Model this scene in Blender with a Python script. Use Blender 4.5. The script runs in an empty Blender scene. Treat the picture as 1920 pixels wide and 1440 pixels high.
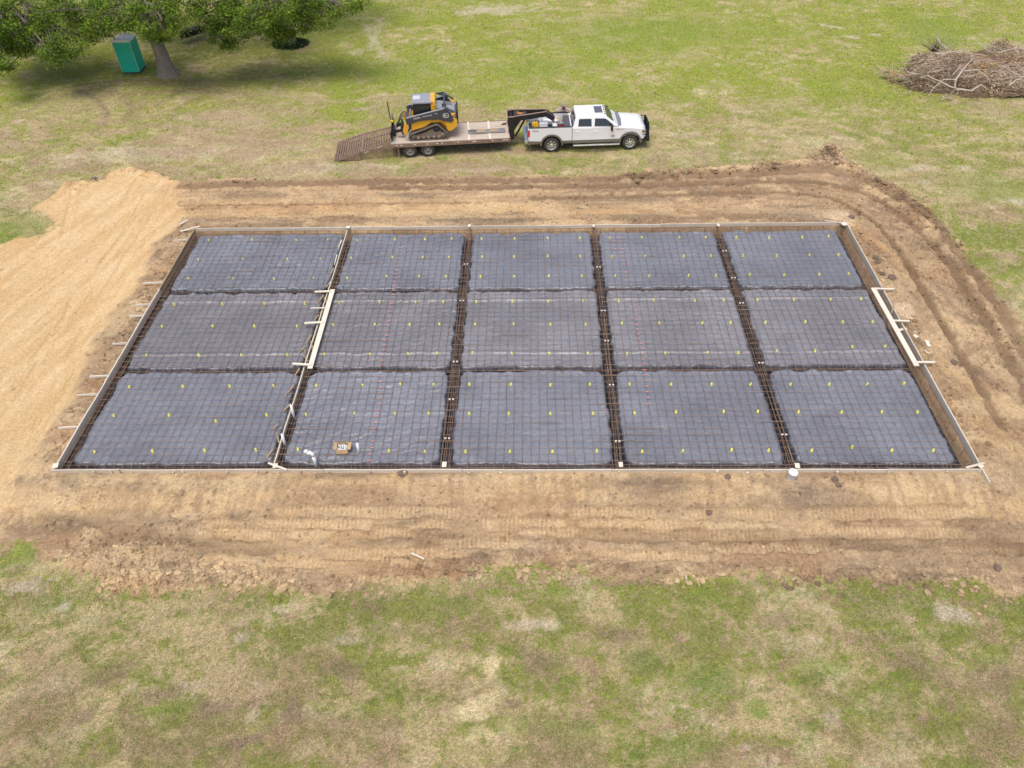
import bpy, bmesh, math, random
import numpy as np
from mathutils import Vector, Matrix, Euler
R = math.radians
SC = bpy.context.scene
COL = SC.collection
random.seed(7)

# ---------------------------------------------------------------- camera
CAM = dict(loc=(0.798, -16.905, 19.905), pitch=0.7564, yaw=-0.0387, roll=-0.0304, f=1450.0)
def cam_axes():
    cp, sp = math.cos(CAM['pitch']), math.sin(CAM['pitch']); y = CAM['yaw']
    f = Vector((math.sin(y)*cp, math.cos(y)*cp, -sp)); r = Vector((math.cos(y), -math.sin(y), 0)); u = r.cross(f)
    c, s = math.cos(CAM['roll']), math.sin(CAM['roll'])
    return r*c+u*s, u*c-r*s, f
_r, _u, _f = cam_axes()
cam_data = bpy.data.cameras.new('camera'); cam = bpy.data.objects.new('camera', cam_data); COL.objects.link(cam)
mw = Matrix((( _r.x, _u.x, -_f.x, CAM['loc'][0]), (_r.y, _u.y, -_f.y, CAM['loc'][1]), (_r.z, _u.z, -_f.z, CAM['loc'][2]), (0, 0, 0, 1)))
cam.matrix_world = mw
cam_data.sensor_width = 36; cam_data.lens = 36*CAM['f']/1920; cam_data.clip_end = 2000; cam_data.clip_start = .1
SC.camera = cam

# ---------------------------------------------------------------- light
SUN_DIR = Vector((-0.12, -0.38, 1.2)).normalized()
sun_el = math.asin(SUN_DIR.z); sun_az = math.atan2(SUN_DIR.x, SUN_DIR.y)
W = bpy.data.worlds.new('World'); SC.world = W; W.use_nodes = True
nt = W.node_tree; bg = nt.nodes['Background']
sky = nt.nodes.new('ShaderNodeTexSky'); sky.sky_type = 'NISHITA'; sky.sun_disc = False
sky.sun_elevation = sun_el; sky.sun_rotation = sun_az; sky.air_density = 0.8; sky.dust_density = 4.0; sky.ozone_density = 0.6
nt.links.new(sky.outputs[0], bg.inputs[0]); bg.inputs[1].default_value = 0.15
sd = bpy.data.lights.new('sun', 'SUN'); sd.energy = 1.35; sd.angle = R(26); sd.color = (1, .95, .88)
so = bpy.data.objects.new('sun', sd); COL.objects.link(so); so.rotation_euler = SUN_DIR.to_track_quat('Z', 'Y').to_euler()
SC.view_settings.view_transform = 'Standard'; SC.view_settings.look = 'None'; SC.view_settings.gamma = 1
SC.view_settings.exposure = 0.44

# ---------------------------------------------------------------- helpers
def px2w(px, py, z=0.0):
    d = _f + _r*((px-960)/CAM['f']) - _u*((py-720)/CAM['f'])
    c = Vector(CAM['loc']); t = (z-c.z)/d.z
    return c+d*t
SX, SY = 15.61, 15.24          # slab half width, depth
def sstep(a, b, v):
    t = np.clip((v-a)/(b-a), 0, 1); return t*t*(3-2*t)
def zbase(x, y):
    dx = np.maximum(np.abs(x)-SX, 0); dy = np.maximum(np.maximum(-y, y-SY), 0)
    d = np.hypot(dx, dy)
    return -.13-.37*sstep(.5, 2.4, d)
def gp(px, py):
    p = px2w(px, py, -.5)
    for _ in range(3): p = px2w(px, py, float(zbase(p.x, p.y)))
    return p

def hsh(ix, iy, s):
    h = (ix.astype(np.int64)*374761393 + iy.astype(np.int64)*668265263 + s*1274126177) & 0xffffffff
    h = ((h ^ (h >> 13))*1274126177) & 0xffffffff
    return ((h ^ (h >> 16)) & 0xffffff)/float(0xffffff)
def vn(x, y, s=0):
    ix = np.floor(x); iy = np.floor(y); fx = x-ix; fy = y-iy
    fx = fx*fx*(3-2*fx); fy = fy*fy*(3-2*fy)
    a = hsh(ix, iy, s); b = hsh(ix+1, iy, s); c = hsh(ix, iy+1, s); d = hsh(ix+1, iy+1, s)
    return (a*(1-fx)+b*fx)*(1-fy)+(c*(1-fx)+d*fx)*fy
def fbm(x, y, o=4, s=0, g=.5):
    t = 0; a = 1; n = 0
    for k in range(o):
        c, sn = math.cos(k*1.1), math.sin(k*1.1)
        t = t+a*vn((x*c-y*sn)*2**k+k*17.3, (x*sn+y*c)*2**k-k*9.1, s+k); n += a; a *= g
    return t/n

# material helper: base colour with multi scale variation and bump
def mat(name, col, rough=.6, metal=0, spec=.5, var=0.0, vscale=8.0, bump=0.0, bscale=40.0, col2=None, attr=False, trans=0, coat=0, stretch=None):
    m = bpy.data.materials.new(name); m.use_nodes = True
    n = m.node_tree.nodes; l = m.node_tree.links; b = n['Principled BSDF']
    b.inputs['Roughness'].default_value = rough; b.inputs['Metallic'].default_value = metal
    b.inputs['Specular IOR Level'].default_value = spec; b.inputs['Coat Weight'].default_value = coat
    b.inputs['Base Color'].default_value = (*col, 1)
    tc = n.new('ShaderNodeTexCoord'); src = tc.outputs['Object']
    if stretch:
        mp = n.new('ShaderNodeMapping'); mp.inputs['Scale'].default_value = stretch; l.new(src, mp.inputs[0]); src = mp.outputs[0]
    out = None
    if attr:
        a = n.new('ShaderNodeAttribute'); a.attribute_name = 'Col'; out = a.outputs['Color']
    if var > 0 or col2:
        t = n.new('ShaderNodeTexNoise'); t.inputs['Scale'].default_value = vscale; t.inputs['Detail'].default_value = 6; t.inputs['Roughness'].default_value = .65
        l.new(src, t.inputs['Vector'])
        r = n.new('ShaderNodeValToRGB'); r.color_ramp.elements[0].position = .3; r.color_ramp.elements[1].position = .7
        if col2 and not attr:
            r.color_ramp.elements[0].color = (*col, 1); r.color_ramp.elements[1].color = (*col2, 1); l.new(t.outputs[0], r.inputs[0]); out = r.outputs[0]
        else:
            lo, hi = 1-var, 1+var
            r.color_ramp.elements[0].color = (lo, lo, lo, 1); r.color_ramp.elements[1].color = (hi, hi, hi, 1); l.new(t.outputs[0], r.inputs[0])
            mx = n.new('ShaderNodeMix'); mx.data_type = 'RGBA'; mx.blend_type = 'MULTIPLY'; mx.inputs[0].default_value = 1
            if out: l.new(out, mx.inputs[6])
            else: mx.inputs[6].default_value = (*col, 1)
            l.new(r.outputs[0], mx.inputs[7]); out = mx.outputs[2]
    if out: l.new(out, b.inputs['Base Color'])
    if bump > 0:
        t2 = n.new('ShaderNodeTexNoise'); t2.inputs['Scale'].default_value = bscale; t2.inputs['Detail'].default_value = 5
        l.new(src, t2.inputs['Vector'])
        bp = n.new('ShaderNodeBump'); bp.inputs['Strength'].default_value = bump; bp.inputs['Distance'].default_value = .02
        l.new(t2.outputs[0], bp.inputs['Height']); l.new(bp.outputs[0], b.inputs['Normal'])
    if trans: b.inputs['Transmission Weight'].default_value = trans
    return m

class MB:
    def __init__(s): s.v = []; s.f = []; s.sm = []
    def add(s, vs, fs, smooth=False):
        o = len(s.v); s.v.extend([tuple(p) for p in vs]); s.f.extend([tuple(i+o for i in q) for q in fs]); s.sm.extend([smooth]*len(fs)); return s
    def box(s, c, size, rot=None, taper=1.0):
        x, y, z = size[0]/2, size[1]/2, size[2]/2
        vs = [Vector((sx*x*(taper if sz > 0 else 1), sy*y*(taper if sz > 0 else 1), sz*z)) for sz in (-1, 1) for sy in (-1, 1) for sx in (-1, 1)]
        if rot is not None:
            M = Euler(rot).to_matrix() if not isinstance(rot, Matrix) else rot
            vs = [M @ p for p in vs]
        c = Vector(c); vs = [p+c for p in vs]
        return s.add(vs, [(0, 2, 3, 1), (4, 5, 7, 6), (0, 1, 5, 4), (2, 6, 7, 3), (0, 4, 6, 2), (1, 3, 7, 5)])
    def bar(s, p0, p1, w, h, up=(0, 0, 1)):
        p0, p1 = Vector(p0), Vector(p1); d = (p1-p0); L = d.length; d.normalize()
        u = Vector(up); sd_ = d.cross(u)
        if sd_.length < 1e-4: sd_ = d.cross(Vector((1, 0, 0)))
        sd_.normalize(); u = sd_.cross(d)
        M = Matrix((d, sd_, u)).transposed()
        return s.box((p0+p1)/2, (L, w, h), M)
    def tube(s, pts, r, n=6, cap=True, smooth=True):
        pts = [Vector(p) for p in pts]; rs = r if isinstance(r, (list, tuple)) else [r]*len(pts)
        vs = []; fs = []; prev = None
        for i, p in enumerate(pts):
            d = (pts[min(i+1, len(pts)-1)]-pts[max(i-1, 0)]).normalized()
            a = d.cross(Vector((0, 0, 1))) if prev is None else prev-d*prev.dot(d)
            if a.length < 1e-3: a = d.cross(Vector((1, 0, 0)))
            a.normalize(); prev = a; b = d.cross(a)
            for k in range(n):
                t = 2*math.pi*k/n; vs.append(p+(a*math.cos(t)+b*math.sin(t))*rs[i])
        for i in range(len(pts)-1):
            for k in range(n):
                k2 = (k+1) % n; fs.append((i*n+k, i*n+k2, (i+1)*n+k2, (i+1)*n+k))
        if cap: fs.append(tuple(range(n))[::-1]); fs.append(tuple((len(pts)-1)*n+k for k in range(n)))
        return s.add(vs, fs, smooth)
    def lathe(s, prof, axis='z', c=(0, 0, 0), n=24, smooth=True, close=True):
        vs = []; fs = []; c = Vector(c)
        for (r, h) in prof:
            for k in range(n):
                t = 2*math.pi*k/n; a, b = r*math.cos(t), r*math.sin(t)
                vs.append(c+Vector({'z': (a, b, h), 'y': (a, h, b), 'x': (h, a, b)}[axis]))
        m = len(prof)
        for i in range(m-1):
            for k in range(n):
                k2 = (k+1) % n; q = (i*n+k, i*n+k2, (i+1)*n+k2, (i+1)*n+k); fs.append(q if axis != 'y' else q[::-1])
        if close: fs.append(tuple(range(n))[::-1]); fs.append(tuple((m-1)*n+k for k in range(n)))
        return s.add(vs, fs, smooth)
    def prism(s, poly, y0, y1, axis='y'):
        # poly in (x,z), extruded along y ; axis 'z': poly in (x,y) extruded z ; axis 'x': poly (y,z)
        n = len(poly); f = {'y': lambda a, b, h: (a, h, b), 'z': lambda a, b, h: (a, b, h), 'x': lambda a, b, h: (h, a, b)}[axis]
        vs = [f(a, b, y0) for a, b in poly]+[f(a, b, y1) for a, b in poly]
        fs = [tuple(range(n)), tuple(range(2*n-1, n-1, -1))]+[(i, i+n, (i+1) % n+n, (i+1) % n) for i in range(n)]
        return s.add(vs, fs)
    def build(s, name, m=None, parent=None, loc=None, bevel=0, seg=2, smooth=False, colors=None):
        me = bpy.data.meshes.new(name); me.from_pydata(s.v, [], s.f)
        me.polygons.foreach_set('use_smooth', [bool(a or smooth) for a in s.sm])
        if m: me.materials.append(m)
        bm = bmesh.new(); bm.from_mesh(me); bmesh.ops.recalc_face_normals(bm, faces=bm.faces)
        if bevel > 0:
            es = [e for e in bm.edges if len(e.link_faces) == 2 and e.calc_face_angle(0) > .5]
            bmesh.ops.bevel(bm, geom=es, offset=bevel, segments=seg, affect='EDGES', profile=.5, clamp_overlap=True)
        bm.to_mesh(me); bm.free(); me.update()
        o = bpy.data.objects.new(name, me); COL.objects.link(o)
        if parent: o.parent = parent
        if loc is not None: o.location = loc
        return o
def tag(o, label=None, cat=None, group=None, kind=None):
    if label: o['label'] = label
    if cat: o['category'] = cat
    if group: o['group'] = group
    if kind: o['kind'] = kind
    return o
def empty(name, loc, rz=0, label=None, cat=None, group=None):
    o = bpy.data.objects.new(name, None); COL.objects.link(o); o.location = loc; o.rotation_euler = (0, 0, rz); o.empty_display_size = .2
    return tag(o, label, cat, group)
def grid_mesh(name, X, Y, Z, m, colors=None, attrs=None, smooth=True):
    ny, nx = X.shape
    me = bpy.data.meshes.new(name); nv = nx*ny
    co = np.empty((nv, 3), np.float32); co[:, 0] = X.ravel(); co[:, 1] = Y.ravel(); co[:, 2] = Z.ravel()
    me.vertices.add(nv); me.vertices.foreach_set('co', co.ravel())
    i = np.arange(nv).reshape(ny, nx); q = np.stack([i[:-1, :-1], i[:-1, 1:], i[1:, 1:], i[1:, :-1]], -1).reshape(-1, 4)
    return finish_quads(me, name, q, m, colors, smooth)
def finish_quads(me, name, q, m, colors, smooth, k=4):
    nf = len(q); me.loops.add(nf*k); me.polygons.add(nf)
    me.loops.foreach_set('vertex_index', q.ravel().astype(np.int32))
    me.polygons.foreach_set('loop_start', (np.arange(nf)*k).astype(np.int32))
    me.polygons.foreach_set('use_smooth', np.full(nf, smooth))
    if colors is not None:
        a = me.color_attributes.new('Col', 'FLOAT_COLOR', 'POINT')
        colors = colors.reshape(len(me.vertices), -1); c = np.ones((len(me.vertices), 4), np.float32); c[:, :colors.shape[1]] = colors; a.data.foreach_set('color', c.ravel())
    me.update(calc_edges=True); me.validate()
    me.materials.append(m)
    o = bpy.data.objects.new(name, me); COL.objects.link(o); return o
def soup(name, V, Q, m, colors=None, smooth=False):
    me = bpy.data.meshes.new(name); me.vertices.add(len(V)); me.vertices.foreach_set('co', V.astype(np.float32).ravel())
    return finish_quads(me, name, Q, m, colors, smooth, Q.shape[1])

# ================================================================ GROUND
def axis(segs):
    out = [segs[0][0]]
    for a, b, d0, d1 in segs:
        x = a
        while x < b-1e-6:
            t = (x-a)/(b-a); x += d0+(d1-d0)*t; out.append(min(x, b))
    return np.array(out)
gx = axis([(-320, -60, 14, 2), (-60, -26, .4, .11), (-26, -15.75, .06, .06), (-15.75, 15.75, .07, .07), (15.75, 22, .06, .06), (22, 45, .08, .2), (45, 300, .6, 16)])
gx = np.unique(np.round(np.concatenate([gx, [-SX-.02, -SX+.10, SX-.10, SX+.02]]), 4))
gy = axis([(-220, -12, 9, .12), (-12, -.1, .055, .055), (-.1, 15.4, .11, .11), (15.4, 20, .06, .06), (20, 55, .08, .17), (55, 420, .4, 16)])
gy = np.unique(np.round(np.concatenate([gy, [-.02, .10, SY-.10, SY+.02]]), 4))
X, Y = np.meshgrid(gx, gy); X = X.astype(np.float64); Y = Y.astype(np.float64)
def wpoly(pts): return np.array([gp(*p)[:2] for p in pts])
def sdpoly(P, x=None, y=None):
    x = X if x is None else x; y = Y if y is None else y
    d = np.full(x.shape, 1e9); ins = np.zeros(x.shape, bool); n = len(P)
    for i in range(n):
        a = P[i]; b = P[(i+1) % n]; e = b-a; wx = x-a[0]; wy = y-a[1]
        t = np.clip((wx*e[0]+wy*e[1])/(e@e+1e-9), 0, 1); d = np.minimum(d, np.hypot(wx-t*e[0], wy-t*e[1]))
        c = (a[1] <= y) != (b[1] <= y)
        with np.errstate(divide='ignore', invalid='ignore'):
            xi = a[0]+(y-a[1])/(e[1] if abs(e[1]) > 1e-9 else 1e-9)*e[0]
        ins ^= c & (x < xi)
    return np.where(ins, -d, d)
def win(x0, x1, y0, y1):
    a, b_ = np.searchsorted(gy, [y0, y1]); c_, d_ = np.searchsorted(gx, [x0, x1]); return (slice(a, b_), slice(c_, d_))
def blob(px, py, rx, ry, rot=0, soft=.5, ns=.35, seed=3):
    c = gp(px, py); ex = gp(px+rx, py); ey = gp(px, py-ry)
    sx = (ex-c).length; sy = (ey-c).length; a = R(rot); q = 1.9*max(sx, sy) if rot else None
    w = win(c.x-(q or 1.9*sx), c.x+(q or 1.9*sx), c.y-(q or 1.9*sy), c.y+(q or 1.9*sy)); dx = X[w]-c.x; dy = Y[w]-c.y
    u = (dx*math.cos(a)+dy*math.sin(a))/sx; v = (-dx*math.sin(a)+dy*math.cos(a))/sy
    r = np.hypot(u, v)+(N3[w]-.5)*ns*2.6+(N4[w]-.5)*ns*2.0+(NW[w]-.5)*ns*1.5
    return w, (1-sstep(1-soft, 1+soft*.4, r))*(.55+.45*sstep(.35, .6, N4[w]*.6+NF[w]*.4))
N1 = fbm(X*.35, Y*.35, 4, 11); N2 = fbm(X*1.1, Y*1.1, 5, 23); N3 = fbm(X*3.1, Y*3.1, 4, 37); N4 = fbm(X*9, Y*9, 3, 51)
NS = fbm(X*.55, Y*2.6, 5, 71); NM = fbm(X*.9+N2*1.5, Y*.9+N3, 5, 83)
DIRT = [(-900, 700), (-300, 520), (0, 458), (40, 447), (80, 440), (105, 425), (110, 413), (78, 402), (60, 395), (95, 372), (125, 350), (170, 342), (195, 337), (212, 324), (250, 317), (290, 324), (330, 336), (420, 338), (560, 335), (700, 333), (900, 332), (1100, 330), (1180, 330), (1250, 326), (1330, 322), (1420, 310), (1500, 306), (1530, 298), (1553, 286), (1580, 296), (1600, 308), (1650, 338), (1690, 365), (1740, 400), (1790, 455), (1840, 520), (1885, 575), (1930, 640), (2100, 800), (2400, 1150), (2100, 1135), (1920, 1125), (1850, 1110), (1760, 1096), (1650, 1085), (1550, 1080), (1400, 1084), (1250, 1086), (1130, 1086), (1060, 1076), (960, 1068), (880, 1076), (800, 1077), (760, 1090), (700, 1102), (640, 1112), (520, 1116), (505, 1096), (440, 1094), (350, 1091), (230, 1103), (190, 1086), (165, 1060), (110, 1050), (60, 1026), (30, 1012), (0, 1022), (-300, 1060), (-900, 1100)]
D = sdpoly(wpoly(DIRT))
Dn = D+(N2-.5)*1.1+(N3-.5)*.7+(N4-.5)*.3
dirt = 1-sstep(-.12, .12, Dn)
Z = zbase(X, Y)
# ---- grass colours
far = sstep(17, 34, Y); near = 1-sstep(-9, -3, Y)
NF = fbm(X*20, Y*20, 2, 141)
# soft fibrous mottling: domain warped so that green runs in wisps
WX = X+(N2-.5)*1.6; WY = Y+(N1-.5)*1.6; NW = fbm(WX*1.7+N3*.8, WY*2.6+N3*.8, 5, 151)
gness = .50+far*.20-near*.02+(N1-.5)*.85+(NM-.5)*.85+(NW-.5)*1.1+(N3-.5)*.85+(N4-.5)*1.15+(NF-.5)*.8
gness -= .16*sstep(16.5, 19, Y)*(1-sstep(24, 31, Y))
gm = sstep(.10, .92, gness)[..., None]
def c3(*a): return np.array(a)
straw = c3(.50, .405, .24); brown = c3(.33, .235, .155); green = c3(.190, .245, .048); green2 = c3(.250, .325, .036); lightstraw = c3(.64, .56, .40)
farg = far[..., None]
bt = (sstep(.44, .70, fbm(WX*.9, WY*1.5, 5, 161)*.8+.2*N4)*.75)[..., None]*(1-farg*.45)
dry = straw*(1-bt)+brown*bt
ls = (sstep(.56, .80, fbm(X*.9, Y*1.5, 5, 131)+(N4-.5)*.35)*.6)[..., None]
dry = dry*(1-ls)+lightstraw*ls
olive = c3(.34, .32, .10)
gg = green*(1-farg)+green2*farg
gv = sstep(.25, .75, N3*.5+NW*.5)[..., None]; gg = gg*(1-.5*gv)+olive*.5*gv
C = dry*(1-gm)+gg*gm
dk_ = (sstep(.60, .78, fbm(WX*1.3+9, WY*1.8, 5, 171)+(N4-.5)*.3)*.40*(1-sstep(24, 34, Y)*.6))[..., None]; C = C*(1-dk_)+c3(.13, .19, .035)*dk_
C *= (.89*(1+(NF-.5)*.6+(N4-.5)*.4))[..., None]
C[..., 2] *= .92
def paint(col, m, k=1.0):
    w = (slice(None), slice(None))
    if isinstance(m, tuple): w, m = m
    m = (np.clip(m*k, 0, 1))[..., None]; C[w] = C[w]*(1-m)+np.array(col)*m
BR = (.215, .155, .108); GRN = (.15, .215, .04); GRN2 = (.20, .27, .045); YS = (.66, .56, .33); WS = (.56, .48, .38); TAN = (.42, .33, .22)
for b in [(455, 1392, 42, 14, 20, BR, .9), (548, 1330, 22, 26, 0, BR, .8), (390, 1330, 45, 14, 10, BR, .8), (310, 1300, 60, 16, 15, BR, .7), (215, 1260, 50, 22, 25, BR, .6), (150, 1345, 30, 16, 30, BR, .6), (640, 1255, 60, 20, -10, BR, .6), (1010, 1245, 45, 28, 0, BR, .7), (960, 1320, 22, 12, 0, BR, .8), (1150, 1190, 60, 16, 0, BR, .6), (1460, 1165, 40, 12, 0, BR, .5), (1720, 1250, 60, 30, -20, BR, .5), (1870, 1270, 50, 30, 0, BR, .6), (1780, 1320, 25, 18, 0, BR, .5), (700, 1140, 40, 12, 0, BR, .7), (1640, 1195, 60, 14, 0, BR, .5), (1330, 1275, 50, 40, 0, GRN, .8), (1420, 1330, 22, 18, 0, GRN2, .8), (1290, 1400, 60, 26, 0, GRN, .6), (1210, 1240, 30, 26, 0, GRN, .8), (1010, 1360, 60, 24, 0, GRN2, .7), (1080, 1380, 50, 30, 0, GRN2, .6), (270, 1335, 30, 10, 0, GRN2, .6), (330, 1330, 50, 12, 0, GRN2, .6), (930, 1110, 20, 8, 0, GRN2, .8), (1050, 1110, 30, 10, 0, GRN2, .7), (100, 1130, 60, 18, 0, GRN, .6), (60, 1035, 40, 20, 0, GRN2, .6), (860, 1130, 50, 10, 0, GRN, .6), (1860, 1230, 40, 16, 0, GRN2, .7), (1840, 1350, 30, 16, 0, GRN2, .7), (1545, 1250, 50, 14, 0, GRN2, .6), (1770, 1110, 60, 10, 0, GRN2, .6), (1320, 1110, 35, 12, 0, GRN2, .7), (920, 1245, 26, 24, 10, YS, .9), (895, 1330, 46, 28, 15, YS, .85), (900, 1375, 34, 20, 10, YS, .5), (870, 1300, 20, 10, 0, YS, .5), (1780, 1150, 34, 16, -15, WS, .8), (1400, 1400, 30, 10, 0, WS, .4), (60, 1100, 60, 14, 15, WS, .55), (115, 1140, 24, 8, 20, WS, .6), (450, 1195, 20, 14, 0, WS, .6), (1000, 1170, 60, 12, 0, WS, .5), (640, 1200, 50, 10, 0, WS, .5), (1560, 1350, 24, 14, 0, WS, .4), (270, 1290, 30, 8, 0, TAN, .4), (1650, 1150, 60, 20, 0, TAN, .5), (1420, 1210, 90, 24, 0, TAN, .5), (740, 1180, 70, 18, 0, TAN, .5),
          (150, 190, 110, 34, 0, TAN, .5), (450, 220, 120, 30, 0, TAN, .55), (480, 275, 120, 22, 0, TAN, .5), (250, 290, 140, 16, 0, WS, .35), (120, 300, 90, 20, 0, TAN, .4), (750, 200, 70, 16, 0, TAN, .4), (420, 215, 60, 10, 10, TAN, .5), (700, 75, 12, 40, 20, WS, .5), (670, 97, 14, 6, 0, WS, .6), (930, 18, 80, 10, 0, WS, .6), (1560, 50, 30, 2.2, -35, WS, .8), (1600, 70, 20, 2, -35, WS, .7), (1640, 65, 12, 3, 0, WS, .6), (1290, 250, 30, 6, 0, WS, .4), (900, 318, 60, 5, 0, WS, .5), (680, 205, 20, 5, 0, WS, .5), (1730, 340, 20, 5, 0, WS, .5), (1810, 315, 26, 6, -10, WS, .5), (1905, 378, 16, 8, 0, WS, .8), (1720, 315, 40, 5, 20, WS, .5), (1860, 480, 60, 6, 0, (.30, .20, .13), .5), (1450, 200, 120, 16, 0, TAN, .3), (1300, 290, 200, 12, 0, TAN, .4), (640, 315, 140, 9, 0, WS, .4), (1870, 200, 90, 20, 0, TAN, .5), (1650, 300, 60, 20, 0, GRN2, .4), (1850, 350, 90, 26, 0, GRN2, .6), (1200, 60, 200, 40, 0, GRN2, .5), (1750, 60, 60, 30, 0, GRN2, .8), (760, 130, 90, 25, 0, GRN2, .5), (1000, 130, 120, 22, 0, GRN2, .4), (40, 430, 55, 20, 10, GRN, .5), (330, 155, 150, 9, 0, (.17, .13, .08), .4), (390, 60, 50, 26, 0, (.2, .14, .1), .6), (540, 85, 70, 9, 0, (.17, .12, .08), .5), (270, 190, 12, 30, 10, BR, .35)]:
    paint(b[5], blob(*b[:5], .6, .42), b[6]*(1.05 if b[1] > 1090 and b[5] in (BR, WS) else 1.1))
# tyre scrapes in the grass: (polyline, half width m, colour, strength)
def sdline(pts):
    P = np.array([gp(*p)[:2] for p in pts]); lo = P.min(0)-1.8; hi = P.max(0)+1.8; W_ = win(lo[0], hi[0], lo[1], hi[1]); Xw, Yw = X[W_], Y[W_]
    d = np.full(Xw.shape, 1e9); s = np.zeros(Xw.shape); side = np.zeros(Xw.shape); acc = 0
    for a, b in zip(P[:-1], P[1:]):
        e = b-a; L = np.hypot(*e); wx = Xw-a[0]; wy = Yw-a[1]; t = np.clip((wx*e[0]+wy*e[1])/(L*L), 0, 1)
        dd = np.hypot(wx-t*e[0], wy-t*e[1]); k = dd < d; d = np.where(k, dd, d); s = np.where(k, acc+t*L, s)
        side = np.where(k, np.sign(e[0]*wy-e[1]*wx), side); acc += L
    return W_, d, s, side*d
def smooth_line(pts, n=5):
    P = [np.array(p, float) for p in pts]; out = []
    for i in range(len(P)-1):
        p0 = P[max(i-1, 0)]; p1 = P[i]; p2 = P[i+1]; p3 = P[min(i+2, len(P)-1)]
        for k in range(n):
            t = k/n; out.append(.5*((2*p1)+(-p0+p2)*t+(2*p0-5*p1+4*p2-p3)*t*t+(-p0+3*p1-3*p2+p3)*t**3))
    out.append(P[-1]); return [tuple(p) for p in out]
for pts, w, col, k in [([(75, 195), (140, 172), (230, 158), (330, 158), (450, 165)], .5, (.22, .155, .09), .6), ([(180, 180), (260, 176), (360, 170), (480, 180)], .6, (.23, .16, .10), .55), ([(320, 240), (420, 262), (520, 275)], .7, (.30, .21, .14), .5), ([(420, 190), (520, 205), (600, 215)], .6, (.27, .19, .12), .5), ([(0, 250), (60, 290), (60, 330)], .4, (.33, .24, .16), .5), ([(60, 205), (100, 178), (150, 160), (220, 152)], .22, BR, .7), ([(70, 180), (120, 165), (175, 156)], .2, BR, .5), ([(150, 172), (185, 190), (200, 215), (190, 235)], .35, BR, .8), ([(205, 172), (235, 185), (245, 205), (235, 228)], .4, BR, .7), ([(200, 152), (300, 150), (420, 150), (540, 140)], .35, BR, .6), ([(200, 168), (290, 172), (380, 172)], .22, (.33, .22, .14), .6), ([(290, 200), (320, 180), (345, 172)], .25, BR, .6), ([(320, 225), (335, 200), (380, 182)], .25, BR, .5), ([(0, 262), (30, 268), (40, 278)], .2, TAN, .7), ([(690, 95), (705, 65), (712, 40)], .3, WS, .5), ([(500, 175), (620, 190), (800, 180)], .4, TAN, .4), ([(780, 245), (900, 160), (1040, 200)], .3, TAN, .15), ([(545, 195), (570, 235), (560, 280)], .3, TAN, .3), ([(930, 40), (1020, 30)], .2, WS, .3), ([(1700, 130), (1660, 140)], .3, WS, .4), ([(1540, 1300), (1600, 1320)], .2, BR, .3)]:
    q, d, s, _ = sdline(smooth_line(pts, 3)); m = (1-sstep(w*.45, w*.95, d+(N3[q]-.5)*.3))*sstep(.3, .6, N4[q]*.6+N3[q]*.5)
    paint(col, (q, m), k*.85)
# straw spill, brown near patches and painted shade under the oaks
tm = sstep(17, 20, Y)*(1-sstep(27, 33, Y))*(1-sstep(-4, 10, X)*.65)*sstep(.42, .62, fbm(WX*.8+30, WY*1.7, 5, 221)+(N4-.5)*.35); paint((.36, .255, .17), tm, .6)
nb_ = near*sstep(.50, .68, fbm(WX*.55+70, WY*.8, 5, 261)+(N4-.5)*.35+(NF-.5)*.2); paint((.30, .21, .14), nb_, .55)
um = np.exp(-(((X+22)/9)**2+((Y-38)/5.5)**2))*sstep(.3, .65, N3*.5+N4*.5); paint((.15, .13, .05), um, .6)  # shade under the oak crowns painted into the grass colour
# ---- soil colours
sand = c3(.58, .42, .232); sand2 = c3(.635, .49, .305); soil = c3(.365, .262, .165); soilk = c3(.20, .148, .10); grey = c3(.185, .152, .125); orange = c3(.54, .35, .18); pink = c3(.48, .37, .25)
G = C; C = np.zeros_like(G)
t = sstep(.25, .75, NS*.5+N2*.3+N3*.2)[..., None]
C = soil*(1-t)+pink*t
# damp streaks drawn out along the way the machine drove
ru = X*.42+Y*.91; rv = X*.91-Y*.42*-1; rs_ = fbm((X*.91+Y*.42)*1.9, (-X*.42+Y*.91)*.35, 5, 181); ns_ = fbm(X*.35, Y*2.0, 5, 191)
rt = sstep(14.5, 17, X)*sstep(-3, 1, Y); stk = rs_*rt+ns_*(1-rt); k_ = (sstep(.48, .68, stk+(N3-.5)*.25)*.7)[..., None]; C = C*(1-k_)+soilk*k_
k_ = (sstep(.52, .72, 1-stk+(N2-.5)*.3)*.6)[..., None]; C = C*(1-k_)+c3(.55, .40, .23)*k_
SAND = [(-900, 700), (0, 455), (110, 413), (50, 392), (120, 345), (240, 312), (335, 335), (350, 395), (335, 425), (300, 450), (262, 530), (215, 600), (160, 680), (110, 790), (60, 860), (30, 930), (0, 985), (-300, 1060), (-900, 1100)]
sd_ = fbm((X-.33*Y)*2.3, Y*.22+X*.1, 4, 231); ms = 1-sstep(-.5, .35, sdpoly(wpoly(SAND))+(N2-.5)*1.2+(N3-.5)*.6)
v = sstep(.3, .7, N2)[..., None]*.55; sc = sand*(1-v)+sand2*v; v = sstep(.5, .75, NM)[..., None]*.45; sc = sc*(1-v)+orange*v
v = sstep(.5, .68, sd_+(N3-.5)*.3)[..., None]*.34; sc = sc*(1-v)+c3(.72, .56, .36)*v; v = sstep(.5, .7, 1-sd_+(N2-.5)*.4)[..., None]*.38; sc = sc*(1-v)+c3(.50, .33, .15)*v
C = C*(1-ms[..., None])+sc*ms[..., None]
def ring(px, py): return gp(px, py)
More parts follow.
